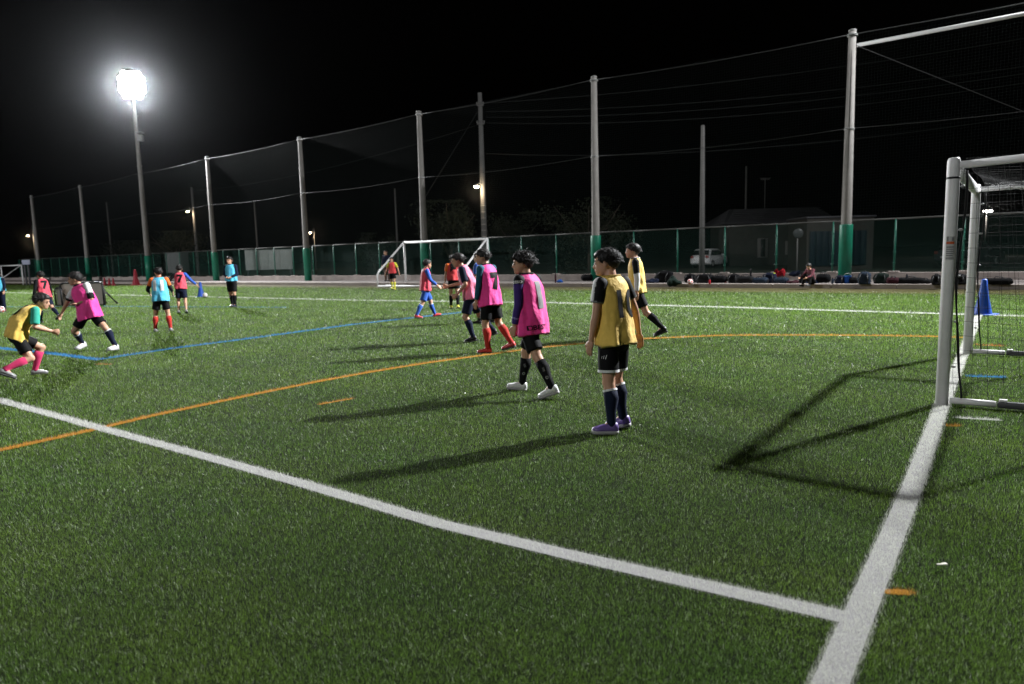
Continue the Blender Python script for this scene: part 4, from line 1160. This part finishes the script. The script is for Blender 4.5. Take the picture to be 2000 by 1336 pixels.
# ================================================================== BAGS AND GEAR ALONG THE KERB
BAGC = dict(black=(.004, .004, .005), navy=(.006, .009, .022), coal=(.008, .008, .009), blue=(.015, .07, .28), red=(.30, .012, .02), lime=(.45, .50, .05), green=(.006, .013, .010), slate=(.014, .022, .036), wine=(.028, .006, .010))
def bagmat(c): return mat('bag_'+c, BAGC[c], .8, .12, .2, 12, .2, 60)
def backpack(px, py, w, h, col, label, tilt=0, rz=0, z=APRON, standing=True):
    p = gnd(px, py, z); d = p[1]; W_ = w*d/FPX; H_ = 1.05*h*d/FPX
    o = empty('sports_bag', p, FAZ+math.pi+rz, label, 'bag', 'bags along the kerb')
    rs = []
    rg = np.random.default_rng(int(px))
    for k in range(9):
        q = k/8; hw = W_*.5*(.90+.14*math.sin(math.pi*(q*.8+.1)))*(1 if q < .8 else 1-.55*((q-.8)/.2)**2); dp = .16*(1-.4*q)*(1 if q < .9 else .6)
        c = np.array([tilt*q*H_ + rg.normal()*.008, rg.normal()*.008, .012 + q*H_*.97])
        rs.append([c+np.array([hw*math.copysign(abs(math.cos(t))**.6, math.cos(t)), dp*math.copysign(abs(math.sin(t))**.6, math.sin(t)), 0])*(1+.05*math.sin(3*t+k)) for t in np.linspace(0, 2*math.pi, 16, endpoint=False)])
    bd = MB().loft(rs).build('bag_body', bagmat(col), o)
    MB().box((tilt*.3*H_, .17, H_*.34), (W_*.62, .07, H_*.42), None, .025).build('front_pocket', bagmat('coal' if col == 'black' else col), o)
    MB().tube([(tilt*H_-.05, 0, H_*.95), (tilt*H_-.03, 0, H_*1.05), (tilt*H_+.03, 0, H_*1.05), (tilt*H_+.05, 0, H_*.95)], .012, 6).build('handle', M_BLACK, o)
    for sx in (-1, 1): MB().tube([(sx*W_*.25+tilt*H_*.8, -.10, H_*.85), (sx*W_*.34, -.20, H_*.5), (sx*W_*.30, -.14, .04)], .016, 6).build('strap', M_BLACK, o)
    return o
def duffel(px, py, w, h, col, label, rz=0, z=APRON):
    p = gnd(px, py, z); d = p[1]; W_ = w*d/FPX; H_ = 1.05*h*d/FPX
    o = empty('sports_bag', p, FAZ+math.pi+rz, label, 'bag', 'bags along the kerb')
    rs = []; rg = np.random.default_rng(int(px*3))
    for k in range(11):
        q = k/10; r = (1-abs(2*q-1)**6*.35); sagk = 1-.10*math.sin(math.pi*q)+rg.normal()*.03
        rs.append([np.array([(q-.5)*W_, .17*r*math.cos(t), max(.006, H_*.5*(1+r*sagk*math.copysign(abs(math.sin(t))**.75, math.sin(t))))]) for t in np.linspace(0, 2*math.pi, 14, endpoint=False)])
    MB().loft(rs).build('bag_body', bagmat(col), o)
    for sy in (-1, 1): MB().tube([(-.22*W_, sy*.13, H_*.7), (-.12*W_, sy*.10, H_*1.12), (.12*W_, sy*.08, H_*1.10), (.22*W_, sy*.13, H_*.7)], .013, 6).build('handle', M_BLACK, o)
    MB().box((.505*W_, 0, H_*.45), (.03, .2, H_*.4), None, .012).build('end_pocket', bagmat('coal'), o)
    return o
def heap(px, py, w, h, col, label, z=APRON, cat='jacket', zbase=0):
    p = gnd(px, py, z); d = p[1]; W_ = w*d/FPX; H_ = 1.05*h*d/FPX
    rg = np.random.default_rng(int(px*7)); b = MB()
    for k in range(5): b.ell((rg.uniform(-.35, .35)*W_, rg.uniform(-.1, .1), H_*rg.uniform(.2, .45)+zbase), (W_*rg.uniform(.16, .30), rg.uniform(.10, .17), H_*rg.uniform(.25, .52)), rotm('Z', rg.uniform(-.5, .5)))
    b.ell((0, 0, .2*H_+zbase), (W_*.45, .16, H_*.25))
    o = finish('crumpled_jacket', b.remesh(.02, 2), bagmat(col)); o.location = p; o.rotation_euler = (0, 0, FAZ+math.pi)
    tag(o, label, cat, 'clothes along the kerb')
    return o
def bottle(px, py, hpx, col, label, z=APRON):
    p = gnd(px, py, z); h = hpx*p[1]/FPX
    o = empty('water_bottle', p, 0, label, 'bottle', 'bottles along the kerb')
    MB().lathe([(.035, 0), (.040, .01), (.040, h*.72), (.022, h*.84), (.020, h*.88)], seg=14).build('bottle_body', bagmat(col), o)
    MB().lathe([(.026, h*.88), (.026, h*.97), (.015, h)], seg=12).build('cap', M_BLACK, o)
heap(1103, 546, 30, 16, 'green', 'dark green jacket heap in front of the wall')
bottle(1085, 553, 19, 'wine', 'brown bottle standing beside a small blue pouch')
heap(1095, 552, 10, 8, 'blue', 'small blue pouch beside the brown bottle', cat='pouch')
duffel(1148, 549, 26, 13, 'black', 'black bag at the foot of the padded pole behind number 10')
heap(1172, 549, 14, 9, 'black', 'small black heap at the padded pole behind number 10')
backpack(1293, 552, 34, 22, 'black', 'black rounded backpack leaning beside the green bundle', .3)
heap(1275, 553, 26, 11, 'navy', 'flat navy cloth spilling from the rounded backpack')
heap(1318, 556, 34, 18, 'green', 'dark green bundle lying at the kerb edge')
backpack(1348, 552, 22, 16, 'black', 'small black bag behind the red and white ball')
backpack(1377, 553, 36, 17, 'coal', 'dark domed bag beside a tall bottle', -.1)
bottle(1388, 553, 20, 'black', 'tall black bottle above the pale ball')
bottle(1386, 555, 10, 'red', 'dark red bottle just behind the pale ball')
duffel(1404, 553, 30, 15, 'black', 'black duffel lying right of the tall bottle')
bottle(1417, 553, 16, 'red', 'red bottle leaning on the black duffel')
backpack(1433, 553, 22, 17, 'black', 'black backpack with a red cloth on it')
heap(1427, 552, 10, 14, 'red', 'red cloth hanging on the black backpack')
duffel(1455, 554, 34, 15, 'coal', 'charcoal duffel below the tall thin bottle')
bottle(1466, 552, 27, 'black', 'tall thin dark bottle sticking up behind the charcoal duffel')
duffel(1484, 554, 30, 12, 'slate', 'slate blue duffel with a pale band')
backpack(1503, 553, 26, 19, 'navy', 'navy backpack under the lime jacket')
heap(1506, 538, 15, 7, 'lime', 'lime jacket draped on the wall above the navy backpack', .41)
heap(1523, 541, 20, 17, 'red', 'bright red jacket hung over the wall', .30)
heap(1553, 539, 26, 13, 'navy', 'navy coat draped over the wall beside the red jacket', .36)
duffel(1526, 554, 26, 12, 'slate', 'slate duffel lying below the red jacket')
heap(1548, 554, 26, 9, 'wine', 'low dark wine cloth heap below the draped navy coat')
backpack(1568, 553, 14, 20, 'black', 'upright black bag left of the sitting child')
backpack(1587, 561, 22, 14, 'blue', 'bright blue bag at the feet of the sitting child', 0, 0, 0.0)
duffel(1608, 553, 24, 18, 'black', 'black duffel right of the sitting child')
bottle(1626, 555, 13, 'slate', 'grey bottle standing before the wall post')
backpack(1640, 554, 18, 15, 'navy', 'navy and white bag beside the blue bucket')
duffel(1668, 554, 16, 12, 'black', 'black bag tucked against the nearest padded pole')
backpack(1688, 556, 22, 24, 'slate', 'tall slate backpack right of the nearest padded pole')
duffel(1686, 563, 26, 8, 'navy', 'navy bag lying flat below the tall slate backpack', 0, 0.0)
backpack(1720, 554, 26, 20, 'green', 'dark tent shaped bag with an open net front')
duffel(1744, 555, 22, 13, 'wine', 'dark wine duffel beside the tent shaped bag')
duffel(1778, 555, 48, 13, 'black', 'long black bag behind the white balls')
bottle(1771, 548, 13, 'slate', 'pale clear bottle standing behind the long black bag')
duffel(1807, 555, 20, 10, 'coal', 'charcoal bag at the right end of the long black bag')
backpack(1828, 557, 16, 20, 'black', 'black backpack just left of the near goal post')
backpack(1872, 556, 26, 20, 'coal', 'charcoal backpack seen between the goal posts')
duffel(1950, 557, 44, 14, 'black', 'black duffel seen through the goal net beyond the blue cone')
p = gnd(1655, 554, APRON)
o = empty('bucket', p, 0, 'bright blue bucket at the foot of the nearest padded pole', 'bucket')
MB().lathe([(.09, 0), (.13, .26), (.14, .27), (.12, .27), (.085, .02)], seg=18).build('pail', bagmat('blue'), o)
MB().tube([(.13*math.cos(a), .01, .26+.10*math.sin(a)) for a in np.linspace(0, math.pi, 9)], .006, 6).build('handle', M_GALV, o)

# ================================================================== BEYOND THE FENCE
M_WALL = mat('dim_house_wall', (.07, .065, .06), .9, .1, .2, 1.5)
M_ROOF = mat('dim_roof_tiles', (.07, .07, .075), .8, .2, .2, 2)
M_WIN = mat('dark_window', (.05, .05, .05), .15, .5)
M_UPOLE = mat('utility_pole', (.13, .125, .12), .85, .2, .15, 2)
def top_z(px, py, p): 
    r = ray(px, py); return float(CAMH + r[2]*np.hypot(*p[:2])/np.hypot(*r[:2]))
def flat_at(px, depth):      # ground point under a pixel column at a given depth
    p = at_depth(px, 500, depth); return np.array([p[0], p[1], -.03])
def utility_pole(px, py_top, depth, label, r=.17, lamp=None, arms=(), name='utility_pole', steps=False):
    p = flat_at(px, depth); z = top_z(px, py_top, p) + .03
    o = empty(name, p, 0, label, 'pole', 'poles beyond the fence')
    MB().tube([(0, 0, 0), (0, 0, z*.5), (0, 0, z)], [r*1.25, r, r*.8], 12).build('shaft', M_UPOLE, o)
    for (zz, w) in arms:
        MB().box((0, -.18, z-zz), (w, .10, .10), None, .01).build('crossarm', M_UPOLE, o)
        for x in (-w*.45, -w*.2, w*.2, w*.45): MB().lathe([(.04, z-zz+.06), (.06, z-zz+.12), (.03, z-zz+.24)], (x, -.18, 0), 8).build('insulator', M_UPOLE, o)
    if steps:
        for k in range(8): MB().box((.0, -r*1.1, 2.0+k*.45), (.34, .05, .03)).build('step', M_GALV, o)
    if lamp:
        lz = top_z(px, lamp, p)+.03
        MB().tube([(0, -.1, lz+.15), (-.25, -.5, lz+.22), (-.4, -.75, lz+.1)], .03, 8).build('lamp_arm', M_GALV, o)
        h = MB().lathe([(.05, .12), (.15, .08), (.17, 0), (.16, -.01)], (-.42, -.8, lz), 14).build('lamp_head', M_GALV, o)
        pl_ = bpy.data.lights.new('street_light_glow', 'POINT'); pl_.energy = 350; pl_.color = (1, .78, .5); pl_.shadow_soft_size = .15
        po_ = bpy.data.objects.new('street_light_glow', pl_); COL.objects.link(po_); po_.parent = o; po_.location = (-.42, -.8, lz-.3)
        MB().ell((-.42, -.8, lz-.02), (.17, .17, .13), None, 14, 8).build('bulb', mat('warm_street_bulb', (1, .9, .7), .4, emit=((1, .80, .52), 60.0)), h)
    return o, z
pA, zA = utility_pole(947, 181, 52, 'tall utility pole with a lit street lamp behind the far goal', .19, 365, ((.9, .5), (2.2, .55)), steps=True)
utility_pole(1371, 245, 40, 'plain grey concrete pole standing in front of the parked silver car', .14)
utility_pole(1455, 325, 70, 'thin dim pole behind the tiled roof', .10)
utility_pole(385, 366, 95, 'dim utility pole with a lit street lamp left of a net pole', .17, 413)
utility_pole(777, 368, 80, 'thin dim pole left of the net pole at the far goal', .10)
utility_pole(218, 395, 110, 'faint pole right of the far net poles', .12)
utility_pole(504, 392, 100, 'faint pole behind the white panel', .12)
utility_pole(70, 440, 118, 'far pole with a lit street lamp at the end of the net', .14, 460)
utility_pole(616, 446, 120, 'low far street lamp glowing beside a net pole', .10, 454)
# twin white lamps far behind the near goal
p = flat_at(1922, 80); z = top_z(1922, 412, p)
o = empty('street_lamp', p, 0, 'distant mast with twin white lamps seen through the goal', 'street lamp')
MB().tube([(0, 0, 0), (0, 0, z)], .07, 10).build('mast', M_UPOLE, o)
MB().tube([(-.5, -.1, z+.1), (.5, -.1, z+.1)], .04, 8).build('crossarm', M_GALV, o)
for x in (-.32, .25):
    h = MB().box((x, -.15, z), (.5, .2, .16), None, .03).build('lamp_head', M_DARK_METAL, o)
    MB().ell((x, -.27, z-.02), (.24, .05, .12), None, 12, 8).build('lens', mat('white_street_lens', (1, 1, 1), .4, emit=((1, .96, .88), 40.0)), h)
pl_ = bpy.data.lights.new('street_light_glow', 'POINT'); pl_.energy = 500; pl_.color = (1, .95, .86); pl_.shadow_soft_size = .2
po_ = bpy.data.objects.new('street_light_glow', pl_); COL.objects.link(po_); po_.parent = o; po_.location = (0, -.6, z-.2)
# power lines from the tall pole
M_LINE = mat('power_line', (.03, .03, .03), .8, .1)
def wire(a, b, sag, r, label, group='overhead wires'):
    pts = [a+(b-a)*q - np.array([0, 0, 4*sag*q*(1-q)]) for q in np.linspace(0, 1, 14)]
    o = MB().tube(pts, r, 5).build('overhead_wire', M_LINE); tag(o, label, 'wire', group)
pa_ = np.array([at_depth(947, 200, 52)[0], 52, 0])
for k, (yl, yr, lab) in enumerate(((201, 62, 'topmost power line leaving the tall utility pole'), (218, 118, 'second power line down from the tall utility pole'), (229, 132, 'third power line down from the tall utility pole'),
                                   (240, 150, 'fourth power line down from the tall utility pole'), (300, 215, 'lowest cable strung from the tall utility pole'))):
    wire(at_depth(950, yl, 52), at_depth(2080, yr, 38), .5+.1*k, .016, lab)
wire(at_depth(941, 205, 52), at_depth(812, 415, 50), .0, .014, 'steep guy wire from the tall utility pole down to a tree')
wire(at_depth(947, 240, 52), at_depth(385, 372, 95), .8, .015, 'power line running to the dim pole with the lit lamp')
# house with tiled roof and antenna
hp = flat_at(1520, 62)
house = empty('house', hp, 0, 'dim house with tiled hip roof behind the chain link fence', 'house')
hz = top_z(1520, 432, hp); rz_ = top_z(1520, 402, hp); hw = 105*62/FPX
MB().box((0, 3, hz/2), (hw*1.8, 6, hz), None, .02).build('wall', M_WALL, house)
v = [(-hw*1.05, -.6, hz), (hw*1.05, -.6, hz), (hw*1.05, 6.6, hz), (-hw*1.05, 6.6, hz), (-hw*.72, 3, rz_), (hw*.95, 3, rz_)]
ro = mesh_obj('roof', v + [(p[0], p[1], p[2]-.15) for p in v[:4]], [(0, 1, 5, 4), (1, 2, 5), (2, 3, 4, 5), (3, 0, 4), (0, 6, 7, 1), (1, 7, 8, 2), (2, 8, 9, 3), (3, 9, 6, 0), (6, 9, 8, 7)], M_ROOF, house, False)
for k in range(7):    # tile courses
    q = (k+.5)/7; MB().box((hw*(-1.02+.30*q)+hw*(1.02-.1*q)-hw*(.0), -.6+3.6*q, hz+(rz_-hz)*q+.02), (hw*(2.0-.38*q), .06, .04)).build('tile_course', M_ROOF, ro)
az_ = top_z(1516, 340, hp)
MB().tube([(-.2, 3, rz_-.2), (-.2, 3, az_)], .03, 6).build('antenna_mast', M_UPOLE, house)
for k in range(4): MB().tube([(-.7+.05*k, 3, az_-.05*k), (.35-.05*k, 3, az_-.05*k)], .015, 5).build('antenna_rod', M_UPOLE, house)
for (x, w, z0, h) in ((-1.4, .9, .7, 1.7), (1.3, 1.4, .9, 1.2)):
    wf = MB().box((x, -.02, z0+h/2), (w, .08, h), None, .01).build('window', mat('pale_shutter', (.20, .19, .18), .7), house)
    MB().box((x, -.065, z0+h/2), (w*.44, .02, h*.9)).build('pane', M_WIN, wf)
# shed with blue sheeting
sp = flat_at(1640, 44); sz = top_z(1640, 424, sp)
shed = empty('shed', sp, 0, 'flat roofed shed hung with dark blue sheeting behind the nearest padded pole', 'shed')
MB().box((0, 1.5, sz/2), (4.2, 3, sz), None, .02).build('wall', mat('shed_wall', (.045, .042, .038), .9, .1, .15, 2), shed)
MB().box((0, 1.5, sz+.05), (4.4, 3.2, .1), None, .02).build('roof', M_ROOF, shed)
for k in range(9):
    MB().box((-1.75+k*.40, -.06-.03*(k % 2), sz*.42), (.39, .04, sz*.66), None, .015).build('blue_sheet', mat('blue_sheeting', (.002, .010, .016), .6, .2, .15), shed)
# white panel wall and container beyond the left fence
def slab(name, x0, x1, y0, y1, depth, th, m, label, cat, ribs=0):
    a = flat_at(x0, depth); b = flat_at(x1, depth); w = b[0]-a[0]; zt = top_z(x0, y0, a); zb = max(0, top_z(x0, y1, a))
    o = empty(name, (a[0], a[1], 0), 0, label, cat)
    if zb > .2:
        for x in (.2, w-.2): MB().box((x, th/2, zb/2), (.12, .12, zb), None, .01).build('leg', M_ROOF, o)
    n = max(1, ribs)
    for k in range(n): MB().box((w*(k+.5)/n, th/2, (zt+zb)/2), (w/n*.985, th, zt-zb), None, .012).build('panel', m, o)
    return o
slab('panel_wall', 478, 570, 489, 528, 66, .12, mat('grey_white_panel', (.36, .38, .36), .8, .2, .15, 1.5), 'pale grey panel wall behind the chain link fence', 'panel', 4)
slab('storage_container', 322, 352, 493, 533, 78, 2.0, mat('container_grey', (.20, .20, .20), .8, .2, .15), 'dim grey storage container behind the fence near the floodlight tower', 'container', 3)
slab('notice_board', 287, 294, 505, 528, 64, .05, mat('notice_white', (.5, .5, .5), .7), 'narrow white notice board beside the floodlight tower', 'sign')
slab('direction_sign', 41, 57, 508, 517, 60, .05, mat('sign_pale', (.30, .32, .42), .6), 'small pale sign above the far left goal', 'sign')
# traffic mirror
mp = flat_at(1558, 40); mz = top_z(1558, 455, mp)
o = empty('traffic_mirror', mp, 0, 'round convex mirror on a post behind the fence', 'mirror')
MB().tube([(0, .08, 0), (0, .08, mz)], .04, 8).build('post', M_UPOLE, o)
MB().lathe([(.27, -.03), (.28, 0), (.25, .02), (.14, .05), (.02, .06)], (0, 0, mz), 20, look_rot((-.35, -1, -.1))).build('mirror_face', mat('mirror_face', (.05, .053, .053), .35, .3), o)
# ---- cars
M_GLASS = mat('car_glass', (.02, .02, .022), .08, .6)
def car(px, depth, rz, m, label):
    p = flat_at(px, depth)
    o = empty('parked_car', p, rz, label, 'car', 'cars parked beyond the fence')
    side = [(-2.05, .42), (-2.1, .75), (-2.0, 1.0), (-1.75, 1.08), (-1.45, 1.52), (-1.15, 1.60), (.2, 1.60), (.55, 1.52), (1.15, 1.05), (1.85, .93), (2.08, .75), (2.1, .42), (1.75, .28), (-1.75, .28)]
    rings = []
    for (y, k) in ((-.86, .93), (-.80, .985), (-.4, 1.0), (.4, 1.0), (.80, .985), (.86, .93)):
        rings.append([np.array([x*k, y*(1 if z < 1.05 else .86), .28+(z-.28)*k]) for (x, z) in side])
    body = MB().loft(rings).build('car_body', m, o)
    for sy in (-1, 1):
        MB().loft([[np.array([x, sy*(.80 if z < 1.2 else .735)+sy*d, z]) for (x, z) in ((-1.55, 1.08), (-1.32, 1.46), (.25, 1.48), (.95, 1.08))] for d in (0.005, .03)]).build('side_window', M_GLASS, o)
        for x in (-1.3, 1.3):
            t = MB().lathe([(.18, -.10), (.31, -.11), (.33, -.08), (.33, .08), (.31, .11), (.18, .10)], (x, sy*.78, .33), 20, np.array(Matrix.Rotation(math.pi/2, 3, 'X'))).build('tyre', M_BLACK, o)
            MB().lathe([(.05, -.12), (.19, -.105), (.19, .105), (.05, .12)], (x, sy*.78, .33), 16, np.array(Matrix.Rotation(math.pi/2, 3, 'X'))).build('rim', M_GALV, t)
        MB().box((-2.03, sy*.66, .92), (.10, .24, .22), None, .03).build('tail_lamp', mat('tail_lamp', (.30, .05, .04), .2, .5), o)
        MB().box((1.98, sy*.62, .80), (.16, .34, .16), None, .03).build('headlight', mat('headlight_glass', (.7, .7, .7), .1, .6), o)
        MB().box((.65, sy*.95, 1.08), (.14, .2, .14), None, .03).build('wing_mirror', m, o)
    MB().loft([[np.array([x+d, y, z]) for (x, y, z) in ((-1.80, -.70, 1.10), (-1.50, -.62, 1.48), (-1.50, .62, 1.48), (-1.80, .70, 1.10))] for d in (.0, -.03)]).build('rear_window', M_GLASS, o)
    MB().loft([[np.array([x+d, y, z]) for (x, y, z) in ((1.12, -.70, 1.10), (.60, -.62, 1.49), (.60, .62, 1.49), (1.12, .70, 1.10))] for d in (.0, .04)]).build('windscreen', M_GLASS, o)
    MB().box((-2.10, 0, .62), (.03, .5, .14), None, .01).build('number_plate', M_WHITE_METAL, o)
    MB().box((-2.05, 0, .48), (.14, 1.5, .18), None, .05).build('bumper', m, o)
    return o
car(1385, 60, R(52), mat('silver_car_paint', (.80, .81, .82), .30, .5, .04, 2, coat=.5), 'silver hatchback parked behind the chain link fence')
car(1893, 46, R(15), mat('dark_car_paint', (.08, .085, .09), .3, .5, coat=.5), 'dark car seen dimly between the goal posts')
# ---- shrubs and trees beyond the fence
M_LEAF = mat('night_leaves', (.013, .017, .008), .7, .2, .35, 3)
M_BARK = mat('bark', (.06, .05, .04), .9, .1, .2, 6)
def tree(px, depth, py_top, wpx, label, seed):
    rg = np.random.default_rng(seed); p = flat_at(px, depth); z = top_z(px, py_top, p); w = wpx*depth/FPX/2
    o = empty('tree', p, 0, label, 'tree', 'trees beyond the fence')
    b = MB(); b.tube([(0, 0, 0), (.05, 0, z*.3), (0, .1, z*.6)], [.16, .12, .06], 8)
    for k in range(7):
        a = rg.uniform(0, 6.28); b.tube([(0, 0, z*rg.uniform(.2, .5)), (w*.5*math.cos(a), w*.5*math.sin(a), z*rg.uniform(.55, .75)), (w*.8*math.cos(a), w*.8*math.sin(a), z*rg.uniform(.75, .95))], [.06, .04, .015], 6)
    b.build('trunk', M_BARK, o)
    n = 5200; cl = rg.normal(size=(26, 3))*[w*.45, w*.45, z*.2] + [0, 0, z*.62]
    c = cl[rg.integers(0, 26, n)] + rg.normal(size=(n, 3))*[w*.17, w*.17, z*.085]; c[:, 2] = np.clip(c[:, 2], .15, z)
    a = rg.normal(size=(n, 3)); a /= np.linalg.norm(a, axis=1)[:, None]; bb = np.cross(a, rg.normal(size=(n, 3))); bb /= np.linalg.norm(bb, axis=1)[:, None]
    sz_ = rg.uniform(.06, .15, n)[:, None]
    v = np.stack([c-a*sz_, c+bb*sz_*.5, c+a*sz_, c-bb*sz_*.5], 1).reshape(-1, 3)
    me = bpy.data.meshes.new('crown'); me.from_pydata(v.tolist(), [], np.arange(n*4).reshape(-1, 4).tolist())
    finish('crown', me, M_LEAF, o, False)
tree(880, 58, 392, 130, 'dark loose tree right behind the far goal', 1)
tree(1010, 64, 415, 100, 'low dark tree between the utility pole and the boys in pink', 2)
tree(1150, 60, 388, 180, 'wide dark tree behind the net pole near number 10', 3)
tree(345, 96, 452, 120, 'faint bushy tree behind the floodlight tower', 4)
tree(730, 75, 455, 60, 'small dark bush left of the far goal', 5)
tree(250, 110, 470, 90, 'faint far bush left of the floodlight tower', 6)

# ================================================================== NIGHT HAZE
hz_o = MB().box((-20, 55, 11), (260, 200, 24.0)).build('haze', None, None, False)  # haze volume added to give the floodlights their halo
hm = bpy.data.materials.new('night_haze'); hm.use_nodes = True
nt = hm.node_tree
for n in list(nt.nodes):
    if n.type == 'BSDF_PRINCIPLED': nt.nodes.remove(n)
pv = nt.nodes.new('ShaderNodeVolumePrincipled')
pv.inputs['Color'].default_value = (.92, .95, 1, 1); pv.inputs['Density'].default_value = HAZE_DENSITY; pv.inputs['Anisotropy'].default_value = .983
nt.links.new(pv.outputs[0], nt.nodes['Material Output'].inputs['Volume'])
hz_o.data.materials.append(hm); tag(hz_o, 'thin haze added for the glow around the floodlights', kind='stuff')
